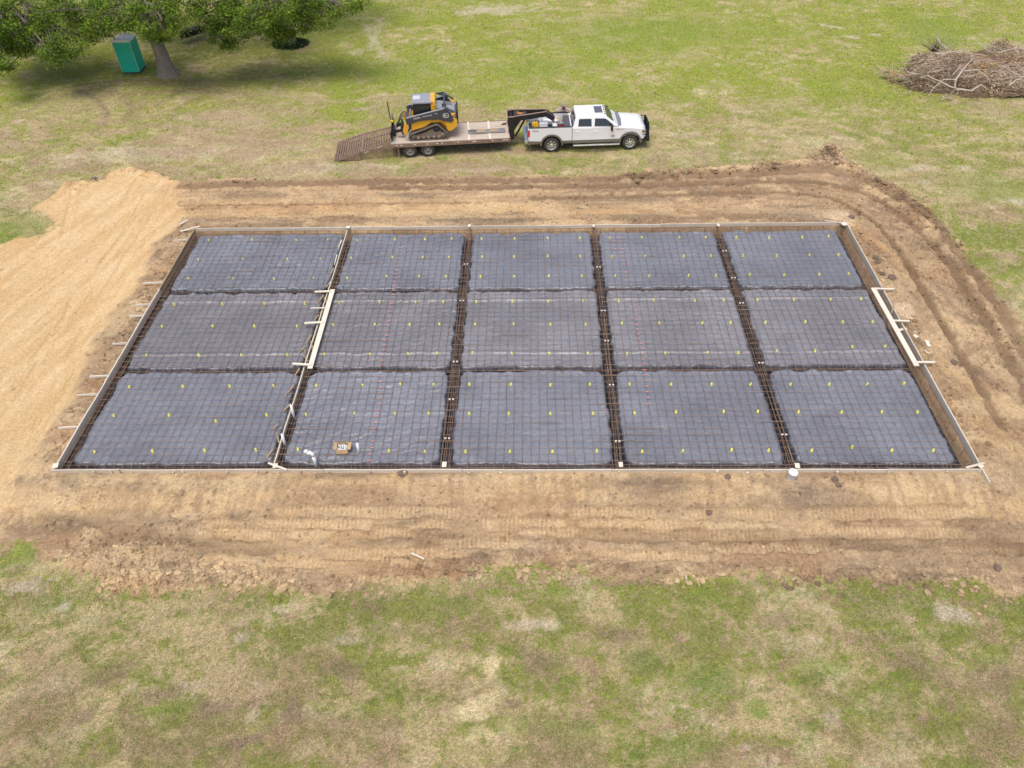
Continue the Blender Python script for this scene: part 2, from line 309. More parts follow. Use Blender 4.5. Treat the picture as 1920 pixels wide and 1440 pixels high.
for b in [  # near band
    (60, 925, 420, 38, 0, sand2, .75), (60, 960, 240, 20, 0, sand, .8), (420, 905, 200, 20, 0, sand2, .7), (380, 940, 150, 24, 0, sand, .6), (130, 985, 60, 22, 0, soilk, .6), (240, 965, 70, 16, 0, soilk, .75), (110, 970, 50, 12, 0, soilk, .6), (130, 905, 26, 14, -30, grey, .75), (200, 915, 30, 8, 0, soil, .7), (240, 1000, 80, 30, 0, soil, .6), (300, 985, 30, 24, 0, grey, .5), (340, 1035, 140, 16, 0, soil, .6), (560, 930, 60, 34, 0, orange, .45), (560, 925, 40, 40, 0, soil, .5), (620, 1000, 230, 28, 0, orange, .4), (700, 1060, 200, 30, 0, orange, .45), (580, 1085, 140, 24, 0, pink, .6), (470, 1040, 90, 26, 0, sand, .5), (500, 985, 110, 16, 0, sand, .5), (820, 935, 80, 26, 0, soil, .55), (760, 935, 40, 24, 0, pink, .5), (1040, 915, 120, 30, 0, sand, .75), (960, 895, 200, 10, 0, sand2, .7), (740, 900, 30, 28, 0, sand, .6), (1200, 900, 90, 14, -5, grey, .6), (1255, 915, 50, 26, 0, soilk, .55), (1100, 990, 120, 26, 0, sand, .5), (1080, 1030, 160, 16, 0, pink, .5), (1360, 915, 80, 30, 0, sand, .7), (1500, 925, 110, 32, -8, grey, .75), (1560, 960, 130, 18, -5, soilk, .55), (1420, 985, 80, 20, 0, pink, .6), (1720, 925, 160, 34, -5, sand, .85), (1650, 900, 60, 16, 0, pink, .6), (1880, 950, 90, 22, -5, sand, .7), (1870, 905, 60, 18, 0, pink, .7), (1750, 985, 60, 14, -20, sand, .5), (1830, 1000, 160, 26, 0, soilk, .6), (1600, 1020, 160, 22, 0, soil, .5), (1500, 1050, 260, 24, 0, pink, .5), (1880, 1050, 100, 40, 0, soilk, .45), (980, 1060, 200, 10, 0, soil, .6), (870, 1055, 120, 12, 0, soilk, .4),
    # far band
    (600, 395, 330, 20, 0, orange, .8), (500, 378, 240, 10, 0, sand, .5), (900, 392, 260, 18, 0, sand, .7), (1120, 398, 200, 10, 0, orange, .6), (1350, 395, 200, 10, 0, sand, .5), (700, 402, 250, 6, 0, sand2, .6), (480, 352, 200, 10, 0, soil, .7), (800, 345, 300, 10, 0, soil, .6), (1200, 345, 260, 14, 0, soilk, .7), (1450, 345, 180, 22, -6, soilk, .55), (1180, 372, 260, 10, 0, grey, .5), (950, 413, 90, 4, 0, grey, .6), (1250, 413, 140, 4, 0, grey, .5), (1490, 405, 40, 10, 0, grey, .7), (1420, 395, 90, 10, 0, pink, .6), (1580, 385, 70, 28, -40, soil, .7), (360, 420, 26, 14, 0, grey, .4), (345, 440, 26, 26, 0, pink, .7),
    (1553, 295, 24, 12, 0, soilk, .9),
    # right side
    (1660, 400, 80, 40, -50, soilk, .6), (1720, 470, 70, 60, -60, soilk, .6), (1800, 560, 70, 80, -60, soilk, .6), (1880, 680, 60, 90, -60, soilk, .5), (1660, 470, 10, 42, 24, orange, .95), (1692, 505, 22, 34, 24, orange, .8), (1745, 540, 14, 70, 30, pink, .8), (1790, 610, 16, 70, 30, sand, .7), (1820, 730, 30, 60, 26, sand, .8), (1880, 820, 36, 60, 26, sand, .85), (1900, 760, 20, 60, 30, sand, .5), (1860, 640, 10, 60, 32, pink, .7), (1700, 610, 30, 30, 25, soilk, .5), (1760, 700, 24, 40, 25, soil, .7), (1780, 800, 26, 40, 25, pink, .7), (1850, 880, 60, 30, 10, pink, .7), (1675, 505, 26, 24, 20, pink, .6), (1655, 480, 18, 18, 20, soilk, .6), (1690, 560, 30, 18, 20, pink, .5),
    # left margin outside the form
    (290, 545, 40, 32, 25, soil, .8), (235, 620, 40, 50, 25, soilk, .5), (190, 700, 40, 50, 25, soil, .8), (140, 800, 40, 40, 25, pink, .8), (80, 870, 60, 30, 10, sand2, .6), (330, 470, 26, 20, 20, pink, .9)]:
    paint(b[5], blob(*b[:5], .75, .5), b[6])
rb_ = sstep(.52, .70, fbm(X*.45+40, Y*1.1, 5, 241)+(N4-.5)*.3)*(1-ms*.9); paint((.30, .185, .11), rb_, .55)
rb_ = sstep(.55, .70, fbm(X*.6+60, Y*.9, 5, 251)+(N3-.5)*.3)*(1-ms*.9); paint((.60, .46, .29), rb_, .6)
# white sand spills
for b in [(1573, 403, 24, 8, 0), (1697, 582, 18, 16, -10), (1590, 418, 10, 6, 0)]:
    paint((.62, .50, .36), blob(*b, .3, .3), .95)
# random speckle of light and dark crumbs and streaks
sp = sstep(.55, .75, N4*.6+vn(X*17, Y*17, 5)*.4+(N2-.5)*.3); paint((.27, .20, .14), sp*(1-ms*.85), .5)
lp = sstep(.62, .75, vn(X*13, Y*13, 9)*.65+N3*.35); paint((.56, .44, .31), lp, .35)
st = sstep(.5, .72, fbm(X*5.5, Y*.7, 4, 91))*(Y < 0)*(Y > -1.6)*(np.abs(X) < 17); paint((.31, .22, .14), st, .5)
# ---- relief
zr = (N2-.5)*.10+(N3-.5)*.075+(N4-.5)*.05
rough_ = np.clip(1.1-ms*.75, 0, 1.2)
Zd = zr*rough_*.8
for pts, wid, hh in [([(190, 1085), (240, 1090), (340, 1082), (430, 1085), (520, 1100), (640, 1105)], .45, .14), ([(120, 1045), (170, 1050), (260, 1035), (330, 1030)], .35, .16), ([(760, 1078), (900, 1062), (1060, 1065), (1200, 1078), (1400, 1076), (1650, 1078), (1850, 1100)], .3, .12), ([(1180, 332), (1300, 322), (1420, 312), (1500, 306), (1600, 315), (1660, 345), (1720, 390), (1780, 445)], .5, .22), ([(340, 340), (600, 338), (900, 336), (1180, 334)], .4, .10), ([(130, 350), (200, 335), (250, 320), (320, 330)], .45, .22), ([(70, 400), (100, 375), (130, 352)], .3, .15), ([(200, 1000), (110, 985), (60, 960)], .3, .08), ([(1870, 600), (1800, 500), (1740, 420)], .4, .08)]:
    q, d, s, _ = sdline(pts); Zd[q] += hh*np.exp(-(d/wid)**2)*(.35+1.3*N3[q])*(.6+.9*N4[q])
q, d, s, _ = sdline([(1545, 292), (1560, 292)]); Zd[q] += .55*np.exp(-(d/.55)**2)*(.6+.9*N3[q])
# outside the form: loose spoil
dS = np.hypot(np.maximum(np.abs(X)-SX, 0), np.maximum(np.maximum(-Y, Y-SY), 0))
Zd += (1-sstep(.6, 1.8, dS))*(N3-.4)*.22*sstep(.1, .4, dS)*(np.abs(X) > SX)
Zd += (1-sstep(.3, .9, dS))*(N3-.45)*.12*sstep(.05, .3, dS)*(Y > SY)
# tracks of the tracked loader
def ribbons():
    T = []
    L = [[(-60, 640), (60, 560), (150, 490), (215, 410), (262, 335)], [(-40, 690), (70, 610), (170, 520), (245, 430), (300, 345)], [(20, 900), (80, 780), (150, 640), (215, 520), (280, 420), (325, 350)], [(-20, 800), (50, 700), (120, 600), (190, 500), (240, 430), (285, 350)], [(-30, 560), (50, 510), (110, 465), (130, 400), (140, 355)], [(60, 860), (130, 730), (190, 610), (250, 510), (300, 430)], [(-50, 860), (20, 770), (95, 650), (140, 560), (175, 480), (200, 400)], [(0, 940), (40, 860), (90, 780)], [(-30, 745), (60, 660), (150, 560)]]
    T += [(l, .2, 'sand') for l in L]
    for y0, y1 in [(925, 938), (940, 945)]: T.append(([(-60, y0), (120, y0+2), (300, y1)], .2, 'sand'))
    for y, a, b in [(963, 330, 1500), (985, 380, 1420), (1003, 340, 1460), (1022, 360, 1350), (1041, 320, 1320), (1058, 500, 900), (1090, 480, 760), (965, 1520, 2050), (1002, 1450, 2000), (1030, 1350, 1900)]:
        T.append(([(a, y), ((a+b)/2, y-3), (b, y+4)], .2, 'near'))
    for o in (0, 14, 30, 45):
        T.append(([(340, 352+o), (700, 346+o), (1100, 343+o), (1350, 335+o), (1500, 330+o*.9), (1600-o*.3, 352+o), (1690-o*.6, 410+o), (1770-o*.9, 500+o), (1850-o, 610+o), (1930-o, 740+o), (1990-o, 860+o)], .2, 'far'))
    return T
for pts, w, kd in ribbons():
    q, d, s, sg = sdline(smooth_line(pts, 3)); wv = d+(N3[q]-.5)*.16+(N2[q]-.5)*.1
    inn = (1-sstep(w*.85, w*1.15, wv)); pres = sstep(.40, .60, fbm(X[q]*.8+len(pts), Y[q]*.8+w, 2, 201+int(pts[0][1])))
    amp = pres*(1 if kd != 'far' else .9); amp = amp*(dirt[q] > .3)
    if kd == 'sand': amp = amp*.6
    Zd[q] -= .06*inn*amp; Zd[q] += .05*np.exp(-((wv-w*1.25)/.06)**2)*amp
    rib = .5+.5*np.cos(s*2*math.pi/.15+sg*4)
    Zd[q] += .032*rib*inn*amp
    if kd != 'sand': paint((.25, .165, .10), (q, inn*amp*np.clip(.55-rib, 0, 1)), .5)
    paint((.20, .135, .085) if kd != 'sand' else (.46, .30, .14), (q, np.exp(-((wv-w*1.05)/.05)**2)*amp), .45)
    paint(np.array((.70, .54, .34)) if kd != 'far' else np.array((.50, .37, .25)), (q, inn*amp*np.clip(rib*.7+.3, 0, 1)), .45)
for pts, w_, k_ in [([(700, 352), (1100, 350), (1380, 342), (1520, 340), (1620, 362), (1720, 430), (1810, 540), (1900, 690), (1960, 800)], .22, .75), ([(1000, 372), (1350, 362), (1500, 362), (1590, 385), (1670, 450), (1740, 560), (1810, 680), (1880, 800)], .2, .7), ([(340, 348), (700, 342), (1100, 338), (1400, 326), (1540, 318), (1650, 350), (1760, 430), (1860, 560), (1950, 700)], .3, .7), ([(1560, 372), (1640, 420), (1700, 500), (1770, 620), (1840, 740)], .16, .6), ([(340, 385), (600, 383), (900, 380)], .12, .6), ([(1100, 1000), (1500, 1012), (1800, 1020), (2000, 1030)], .25, .4), ([(200, 1010), (330, 1008), (500, 1030)], .3, .4)]:
    q, d, s, _ = sdline(smooth_line(pts, 3)); mm_ = (1-sstep(w_*.5, w_*1.4, d+(N3[q]-.5)*.3+(N2[q]-.5)*.2)); paint((.19, .13, .085), (q, mm_), k_); Zd[q] -= .07*mm_; Zd[q] += .05*np.exp(-((d-w_*1.7)/.1)**2)*N3[q]*2
S = C*np.array((1.04, 1.0, .90))
SOIL = S
tufts = (1-sstep(.55, .9, gness))*0
edge = dirt[..., None]
C = G*(1-edge)+S*edge
Zg = (N2-.5)*.06+(N3-.5)*.05+(N4-.5)*.05*(.4+gm[..., 0])
amount = np.where(dS < .2, .3, 1.0)
Z = Z+(Zd*dirt+Zg*(1-dirt))*amount
# raised pad and pit inside the forms
inside = (np.abs(X) < SX-.05) & (Y > .05) & (Y < SY-.05)
C[inside] = c3(.33, .235, .15)*(.75+.5*N3[inside][:, None])
Z = np.where(inside, -.68+(N3-.5)*.05, Z)
wall = (np.abs(X) < SX+.06) & (Y > -.06) & (Y < SY+.06) & ~inside
Z = np.where(wall, -.15, Z)
near_out = (dS < .25) & ~inside
Z = np.where(near_out, np.minimum(Z, -.07), Z)
# material
gmat = bpy.data.materials.new('ground'); gmat.use_nodes = True
n = gmat.node_tree.nodes; l = gmat.node_tree.links; b = n['Principled BSDF']; b.inputs['Roughness'].default_value = .95; b.inputs['Specular IOR Level'].default_value = .15
at = n.new('ShaderNodeAttribute'); at.attribute_name = 'Col'; tc = n.new('ShaderNodeTexCoord')
def noise(scale, det=6, ro=.7, dist=0, vec=None):
    t = n.new('ShaderNodeTexNoise'); t.inputs['Scale'].default_value = scale; t.inputs['Detail'].default_value = det; t.inputs['Roughness'].default_value = ro; t.inputs['Distortion'].default_value = dist
    l.new(vec or tc.outputs['Object'], t.inputs['Vector']); return t.outputs[0]
def ramp(inp, a, b_, ca, cb):
    r = n.new('ShaderNodeValToRGB'); r.color_ramp.elements[0].position = a; r.color_ramp.elements[1].position = b_; r.color_ramp.elements[0].color = ca; r.color_ramp.elements[1].color = cb; l.new(inp, r.inputs[0]); return r.outputs[0]
def mul(a, c_, f=1.0, mode='MULTIPLY'):
    m_ = n.new('ShaderNodeMix'); m_.data_type = 'RGBA'; m_.blend_type = mode
    if isinstance(f, float): m_.inputs[0].default_value = f
    else: l.new(f, m_.inputs[0])
    l.new(a, m_.inputs[6]); l.new(c_, m_.inputs[7]); return m_.outputs[2]
n1 = ramp(noise(11), .34, .66, (.74, .74, .74, 1), (1.28, 1.28, 1.28, 1))
# grass: green blades against straw, at blade scale
n2 = ramp(noise(24, 4, .8), .40, .60, (.58, .84, .42, 1), (1.42, 1.16, 1.55, 1))
n3 = ramp(noise(46, 3, .8), .38, .62, (.68, .66, .64, 1), (1.36, 1.37, 1.38, 1))
dcol = mul(mul(at.outputs['Color'], n1, .75), n3, .65)
gcol = mul(mul(mul(at.outputs['Color'], n1), n2), n3, .8)
col = n.new('ShaderNodeMix'); col.data_type = 'RGBA'; l.new(at.outputs['Alpha'], col.inputs[0]); l.new(gcol, col.inputs[6]); l.new(dcol, col.inputs[7])
l.new(col.outputs[2], b.inputs['Base Color'])
bp = n.new('ShaderNodeBump'); bp.inputs['Strength'].default_value = 1.0; bp.inputs['Distance'].default_value = .05; l.new(noise(16, 8, .8), bp.inputs['Height']); l.new(bp.outputs[0], b.inputs['Normal'])
CC = np.concatenate([np.clip(C.reshape(-1, 3), 0, 1), dirt.reshape(-1, 1)], 1)
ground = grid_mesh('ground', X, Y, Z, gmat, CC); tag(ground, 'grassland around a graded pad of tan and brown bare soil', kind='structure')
def gsample(px_, py_):
    ix = np.clip(np.searchsorted(gx, px_), 1, len(gx)-1); iy = np.clip(np.searchsorted(gy, py_), 1, len(gy)-1)
    ix = np.where(px_-gx[ix-1] < gx[ix]-px_, ix-1, ix); iy = np.where(py_-gy[iy-1] < gy[iy]-py_, iy-1, iy)
    return iy, ix

# ---- loose clods, one uncountable mass
rng = np.random.default_rng(5)
def ico():
    bm = bmesh.new(); bmesh.ops.create_icosphere(bm, subdivisions=1, radius=1); v = np.array([p.co[:] for p in bm.verts]); f = np.array([[q.index for q in p.verts] for p in bm.faces]); bm.free(); return v, f
iv, iff = ico()
def scatter_clods(x, y, r, name, label, m, flat=.65, light=1.0):
    iy, ix = gsample(x, y); z = Z[iy, ix]; col = SOIL[iy, ix]*(rng.uniform(.6, 1.12, (len(x), 1)))*light
    N = len(x); k = len(iv)
    V = iv[None]*(1+rng.uniform(-.42, .38, (N, k, 1))); V = V*r[:, None, None]*np.stack([rng.uniform(.8, 1.4, N), rng.uniform(.7, 1.2, N), rng.uniform(.45, .8, N)*flat/.65], 1)[:, None]
    a = rng.uniform(0, 6.28, N); ca, sa = np.cos(a)[:, None], np.sin(a)[:, None]
    x2 = V[..., 0]*ca-V[..., 1]*sa; y2 = V[..., 0]*sa+V[..., 1]*ca
    V = np.stack([x2+x[:, None], y2+y[:, None], V[..., 2]+(z+r*.02)[:, None]], -1)
    Fq = iff[None]+(np.arange(N)*k)[:, None, None]
    return tag(soup(name, V.reshape(-1, 3), Fq.reshape(-1, 3), m, np.repeat(col, k, 0)), label, 'soil', kind='stuff')
clodm = mat('clod', (.4, .3, .2), .95, spec=.1, var=.2, vscale=30, attr=True, bump=.5, bscale=60)
xs = []; ys = []; rs = []
def cl_band(pts, wid, num, r0, r1):
    P = np.array([gp(*p)[:2] for p in pts]); L = np.hypot(*(P[1:]-P[:-1]).T); cum = np.concatenate([[0], np.cumsum(L)]); t = rng.uniform(0, cum[-1], num)
    x = np.interp(t, cum, P[:, 0])+rng.normal(0, wid, num); y = np.interp(t, cum, P[:, 1])+rng.normal(0, wid, num)
    xs.append(x); ys.append(y); rs.append(r0*(r1/r0)**(rng.random(num)**2.2))
cl_band([(195, 1085), (260, 1085), (340, 1078), (430, 1078), (480, 1085)], .24, 1500, .02, .12)
cl_band([(120, 1040), (200, 1040), (330, 1020)], .4, 600, .02, .09)
cl_band([(480, 1090), (620, 1108), (700, 1095)], .2, 220, .02, .10)
cl_band([(700, 1085), (800, 1068), (960, 1060), (1060, 1068), (1250, 1080), (1400, 1078), (1650, 1080), (1900, 1110)], .26, 1100, .02, .13)
cl_band([(760, 1050), (1200, 1065), (1600, 1060), (1900, 1075)], .6, 1400, .012, .07)
cl_band([(340, 342), (700, 338), (1180, 334)], .3, 500, .02, .09)
cl_band([(1180, 333), (1420, 314), (1530, 305), (1600, 315), (1690, 365), (1790, 455)], .3, 1100, .03, .15)
cl_band([(1535, 298), (1570, 296)], .35, 260, .04, .14)
cl_band([(340, 410), (900, 414), (1500, 410)], .15, 900, .02, .08)
cl_band([(345, 440), (290, 540), (220, 650), (160, 770), (110, 860)], .35, 1000, .02, .11)
cl_band([(1600, 440), (1690, 600), (1760, 740), (1850, 880)], .4, 1200, .02, .12)
cl_band([(130, 360), (240, 322), (330, 335)], .3, 300, .02, .08)
cl_band([(1640, 350), (1780, 500), (1920, 700)], .6, 900, .02, .10)
for _ in range(1):
    x = rng.uniform(-26, 24, 150000); y = rng.uniform(-6, 20, 150000); iy, ix = gsample(x, y)
    ok = (dirt[iy, ix] > .9) & (~inside[iy, ix]) & (rng.random(150000) < (.12+.5*(N2[iy, ix] > .5))*(1-.95*ms[iy, ix]))
    x, y = x[ok], y[ok]; xs.append(x); ys.append(y); rs.append(.014*(5**(rng.random(len(x))**2.4)))
cx_, cy_, cr_ = map(np.concatenate, (xs, ys, rs)); iy, ix = gsample(cx_, cy_); ok = ~((np.abs(cx_) < SX+.06+cr_) & (cy_ > -.06-cr_) & (cy_ < SY+.06+cr_))
scatter_clods(cx_[ok], cy_[ok], cr_[ok], 'soil_clods', 'loose crumbs and lumps of soil strewn over the graded earth', clodm)

# ---- grass blades and tufts (uncountable)
def grass(num, xr, yr, h0, h1, w, name, label, thr, seed):
    g = np.random.default_rng(seed); x = g.uniform(*xr, num); y = g.uniform(*yr, num); iy, ix = gsample(x, y)
    ok = (dirt[iy, ix] < .5) & (g.random(num) < .35+.65*gm[iy, ix, 0]); x, y, iy, ix = x[ok], y[ok], iy[ok], ix[ok]; N = len(x)
    z = Z[iy, ix]; a = g.uniform(0, 6.28, N); L = g.uniform(h0, h1, N); lean = g.uniform(.3, 1.2, N)
    dx, dy = np.cos(a), np.sin(a); b2 = g.uniform(0, 6.28, N); wx, wy = np.cos(b2)*w, np.sin(b2)*w
    p0 = np.stack([x-wx, y-wy, z-.005], 1); p1 = np.stack([x+wx, y+wy, z-.005], 1); p2 = np.stack([x+dx*L*np.sin(lean), y+dy*L*np.sin(lean), z+L*np.cos(lean)], 1)
    V = np.stack([p0, p1, p2], 1).reshape(-1, 3); Q = np.arange(N*3).reshape(-1, 3)
    pal = np.array([(.20, .27, .05), (.52, .44, .28), (.62, .56, .40), (.11, .15, .03), (.36, .29, .18)])[g.choice(5, N, p=[.28, .26, .12, .2, .14])]; isg = gm[iy, ix]; w_ = .35; c = (C[iy, ix]*(1-w_)+pal*w_)*g.uniform(.75, 1.4, (N, 1)); 
    return tag(soup(name, V, Q, grassm, np.repeat(np.clip(c, 0, 1), 3, 0)), label, 'grass', kind='stuff')
grassm = mat('grass', (.2, .25, .06), .85, spec=.2, attr=True)
grass(520000, (-16, 16), (-11.5, -4), .02, .07, .008, 'grass', 'short patchy green and dry grass below the graded earth', 0, 3)
grass(420000, (-48, 42), (12, 60), .04, .13, .02, 'grass', 'green and straw coloured pasture beyond the graded earth', 0, 4)

# ================================================================ PLASTIC SHEETS OVER THE SOIL PADS
COLX = [-15.2, -8.05, -2.25, 3.7, 9.5, 15.0]      # trench centre lines (first and last: pad limits)
ROWY = [.36, 5.16, 10.25, 14.74]
BAYS = []
for r in range(3):
    for c in range(5):
        x0 = COLX[c]+(.21 if c else 0); x1 = COLX[c+1]-(.21 if c < 4 else 0)
        y0 = ROWY[r]+(.12 if r else 0); y1 = ROWY[r+1]-(.12 if r < 2 else 0)
        BAYS.append((c, r, x0, x1, y0, y1))
PZ = -.17
plastic = bpy.data.materials.new('black_plastic'); plastic.use_nodes = True
n = plastic.node_tree.nodes; l = plastic.node_tree.links; b = n['Principled BSDF']
at = n.new('ShaderNodeAttribute'); at.attribute_name = 'Col'; tc = n.new('ShaderNodeTexCoord')
b.inputs['Roughness'].default_value = .33; b.inputs['Specular IOR Level'].default_value = .8
n1 = ramp(noise(7, 6, .7), .3, .7, (.8, .8, .8, 1), (1.2, 1.2, 1.2, 1)); l.new(mul(at.outputs['Color'], n1), b.inputs['Base Color'])
mp = n.new('ShaderNodeMapping'); mp.inputs['Scale'].default_value = (2.2, 9, 3); l.new(tc.outputs['Object'], mp.inputs[0])
bp = n.new('ShaderNodeBump'); bp.inputs['Strength'].default_value = .55; bp.inputs['Distance'].default_value = .03; l.new(noise(2.2, 6, .6, 1.2, mp.outputs[0]), bp.inputs['Height']); l.new(bp.outputs[0], b.inputs['Normal'])
def ridged(a): return 1-np.abs(2*a-1)
def sheet(r):
    ya = .16 if r == 0 else ROWY[r]-.0; yb = SY-.2 if r == 2 else ROWY[r+1]+(.0)
    xs_ = np.unique(np.round(np.arange(-SX+.05, SX-.16, .045), 4)); ys_ = np.arange(ya, yb+.03, .04)
    x, y = np.meshgrid(xs_, ys_)
    sd = np.full(x.shape, 9.); W1 = fbm(x*1.3, y*1.3, 4, 301+r); W2 = fbm(x*5, y*5, 3, 311+r); W3 = fbm(x*14, y*14, 2, 317+r); hgt = np.zeros(x.shape)
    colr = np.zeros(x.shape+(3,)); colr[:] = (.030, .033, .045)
    for (c, rr, x0, x1, y0, y1) in BAYS:
        if rr != r: continue
        cx, cy, hx, hy = (x0+x1)/2, (y0+y1)/2, (x1-x0)/2, (y1-y0)/2; q = .36 if rr == 0 else .2
        dx = np.abs(x-cx)-hx+q; dy = np.abs(y-cy)-hy+q
        s_ = np.hypot(np.maximum(dx, 0), np.maximum(dy, 0))+np.minimum(np.maximum(dx, dy), 0)-q
        # scalloped folds over the rims
        fold = (fbm(x*2.2+c*7, y*0+3, 3, 41+c)-.5)*(dy > dx)*.17+(fbm(y*2.2, x*0+c*9, 3, 47+c)-.5)*(dx >= dy)*.17+(W2-.5)*.05
        s_ = s_+fold*np.clip(1+s_*4, 0, 1)
        k = s_ < sd; sd = np.where(k, s_, sd)
        m = (s_ < .1)
        a = {0: .9, 1: .5, 2: .03, 3: -.2, 4: .1}[c]+{0: .0, 1: -.1, 2: .35}[r]*(1 if c == 0 else .3)
        u = x*math.cos(a)+y*math.sin(a); v = -x*math.sin(a)+y*math.cos(a)
        A = {(0, 2): .034, (0, 1): .014, (0, 0): .014, (1, 0): .025, (1, 1): .020, (1, 2): .022}.get((c, r), {0: .010, 1: .018, 2: .010}[r])
        wr = ridged(fbm(u*.9+c*5, v*4.2+(W1-.5)*3, 4, 401+c+10*r))**2*A*1.9+ridged(fbm(u*3, v*9, 3, 421+c))*A*.9+(W3-.5)*A*.35
        if r == 1: wr += ridged(vn(x*2.2+W2*2, y*9+W2, 5))*.006
        rim = np.exp(-np.clip(-s_, 0, 9)/.16)
        rim2 = np.exp(-np.clip(-s_, 0, 9)/.28); skew = 2.2*(vn(x*.5, y*.5, 77)-.5)*s_*4; wr += rim*ridged(vn(x*5+(W1-.5)*4, y*1.2, 61+c))*.06*(dy > dx)+rim*ridged(vn(y*5+(W1-.5)*4, x*1.2, 67+c))*.05*(dy <= dx)+rim2*ridged(vn(x*2.1+skew, y*.6, 71+c))**2*.055*(dy > dx)
        hgt = np.where(m, wr, hgt)
        tone = {0: (.172, .182, .208), 1: (.190, .190, .204), 2: (.172, .185, .214)}[r]  # blue-grey sky reflection painted into the black plastic on the pads
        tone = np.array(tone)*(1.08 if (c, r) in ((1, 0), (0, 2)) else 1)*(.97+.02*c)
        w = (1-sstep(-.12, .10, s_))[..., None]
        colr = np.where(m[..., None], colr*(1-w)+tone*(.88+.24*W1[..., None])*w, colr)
    z = PZ+hgt+(W1-.5)*.03-.46*sstep(-.04, .15, sd)+(W2-.5)*.07*sstep(0, .15, sd)
    z -= .02*np.exp(-np.clip(-sd, 0, 9)/.25)
    if r == 1:      # taut creases across the middle strip
        for yy in (6.1, 9.55): z += .045*np.exp(-((y-yy-.03*(W1-.5)*4)/.055)**2)*(sd < 0)
    if r == 2: z += .012*np.exp(-((y-10.95-.1*(W1-.5))/.05)**2)*(sd < 0)
    z = np.where(x < -SX+.12, np.maximum(z, -.27-.33*np.clip((x+SX-.05)/.07, 0, 1)), z)
    z += (r-1)*.003
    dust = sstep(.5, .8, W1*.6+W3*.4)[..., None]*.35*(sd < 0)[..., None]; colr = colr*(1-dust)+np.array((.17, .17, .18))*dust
    big = fbm(x*.45+r*3, y*.7, 3, 501+r); colr = colr*(.88+.26*sstep(.25, .75, big))[..., None]
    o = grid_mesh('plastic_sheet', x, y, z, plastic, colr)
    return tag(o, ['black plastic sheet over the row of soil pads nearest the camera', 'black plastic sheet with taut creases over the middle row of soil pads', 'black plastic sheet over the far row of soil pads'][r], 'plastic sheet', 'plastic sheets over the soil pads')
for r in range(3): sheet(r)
def pz(x, y): return PZ+.012

# ================================================================ REINFORCING MAT
rust = mat('rusty_steel', (.14, .095, .07), .8, 0, .2, var=.35, vscale=3, col2=(.32, .235, .17))
rustd = mat('dark_rusty_steel', (.15, .09, .06), .8, 0, .3, col2=(.30, .20, .135), vscale=4)
mesh_root = empty('rebar_mat', (0, 0, 0), 0, 'rusty steel rebar mat tied in one foot squares over the plastic', 'rebar')
S12 = .3048; BZ = -.075
def wob(t, s): return (vn(np.array([t*.35]), np.array([s*7.7]), 501)[0]-.5)
kx = 0
xl = np.arange(-SX+.14, SX-.05, S12); yl = np.arange(.12, SY-.05, S12)
stuffmb = MB()
for i, y in enumerate(yl):
    m = MB(); pts = []
    for xx in np.arange(-SX+.07, SX-.06, .61): pts.append((xx, y+wob(xx, i)*.05, BZ+.014+wob(xx+50, i)*.02))
    m.tube(pts, .0078, 4, smooth=False)
    for q in range(2):      # lapped second bar
        a = rng.uniform(-14, 11); m.tube([(a, y+.022, BZ+.016), (a+1.2, y+.024, BZ+.016)], .0075, 4, smooth=False)
    m.build('long_bar', rust, mesh_root)
for i, x in enumerate(xl):
    m = MB() if i < 100 else stuffmb; pts = []
    for yy in np.arange(.06, SY-.05, .61): pts.append((x+wob(yy, i+90)*.06, yy, BZ+wob(yy+50, i+90)*.02))
    m.tube(pts, .0090, 4, smooth=False)
    if i < 100: m.build('cross_bar', rust, mesh_root)
if stuffmb.v: tag(stuffmb.build('cross_bar', rust, mesh_root), kind='stuff')
# ---- beam cages in the trenches
spacer_m = mat('pale_concrete', (.62, .58, .52), .9)
def cage(p0, p1, label, nb=4, wid=.26, spacers=(), top=-.10):
    p0, p1 = Vector(p0), Vector(p1); d = (p1-p0); L = d.length; d.normalize(); sdv = Vector((-d.y, d.x, 0))
    root = empty('beam_cage', (p0.x, p0.y, -.5), 0, label, 'rebar cage', 'rebar cages in the trenches')
    off = Vector(root.location)
    for lv, z in enumerate((top-.03, -.5)):
        for k in range(nb if lv == 0 else 2):
            o_ = (k/(max(nb if lv == 0 else 2, 2)-1)-.5)*wid; pts = []
            for t in np.arange(0, L, .8):
                p = p0+d*t+sdv*(o_+wob(t, k+p0.x)*.09); p.z = z+wob(t+9, k+p0.y)*.05; pts.append(p-off)
            pts.append(p1+sdv*o_+Vector((0, 0, z))-off-Vector((0, 0, p1.z)))
            MB().tube(pts, .010, 5).build('long_bar', rustd, root)
    first = None; n_ = int(L/.62)
    for k in range(n_):
        if first is None:
            mb = MB(); w = wid/2+.02
            for s_ in ((-1, 1)): mb.bar(sdv*w*s_+Vector((0, 0, 0)), sdv*w*s_+Vector((0, 0, .39)), .012, .012, up=tuple(d))
            for z_ in (0, .39): mb.bar(-sdv*w+Vector((0, 0, z_)), sdv*w+Vector((0, 0, z_)), .012, .012)
            o = mb.build('stirrup', rustd, root); first = o
        else:
            o = first.copy(); COL.objects.link(o); o.parent = root
        q = p0+d*(.3+k*.62); o.location = (q.x-off.x, q.y-off.y, 0)
    for t in spacers:
        q = p0+d*(L*t)
        for k in range(2):
            MB().box((q.x-off.x+(k*.13-.06)*abs(sdv.x), q.y-off.y+(k*.1-.05)*abs(sdv.y)*.5, .44+.0), (.07, .06, .05)).build('spacer_block', spacer_m, root, bevel=.01)
names = ['leftmost', 'second', 'third', 'rightmost']
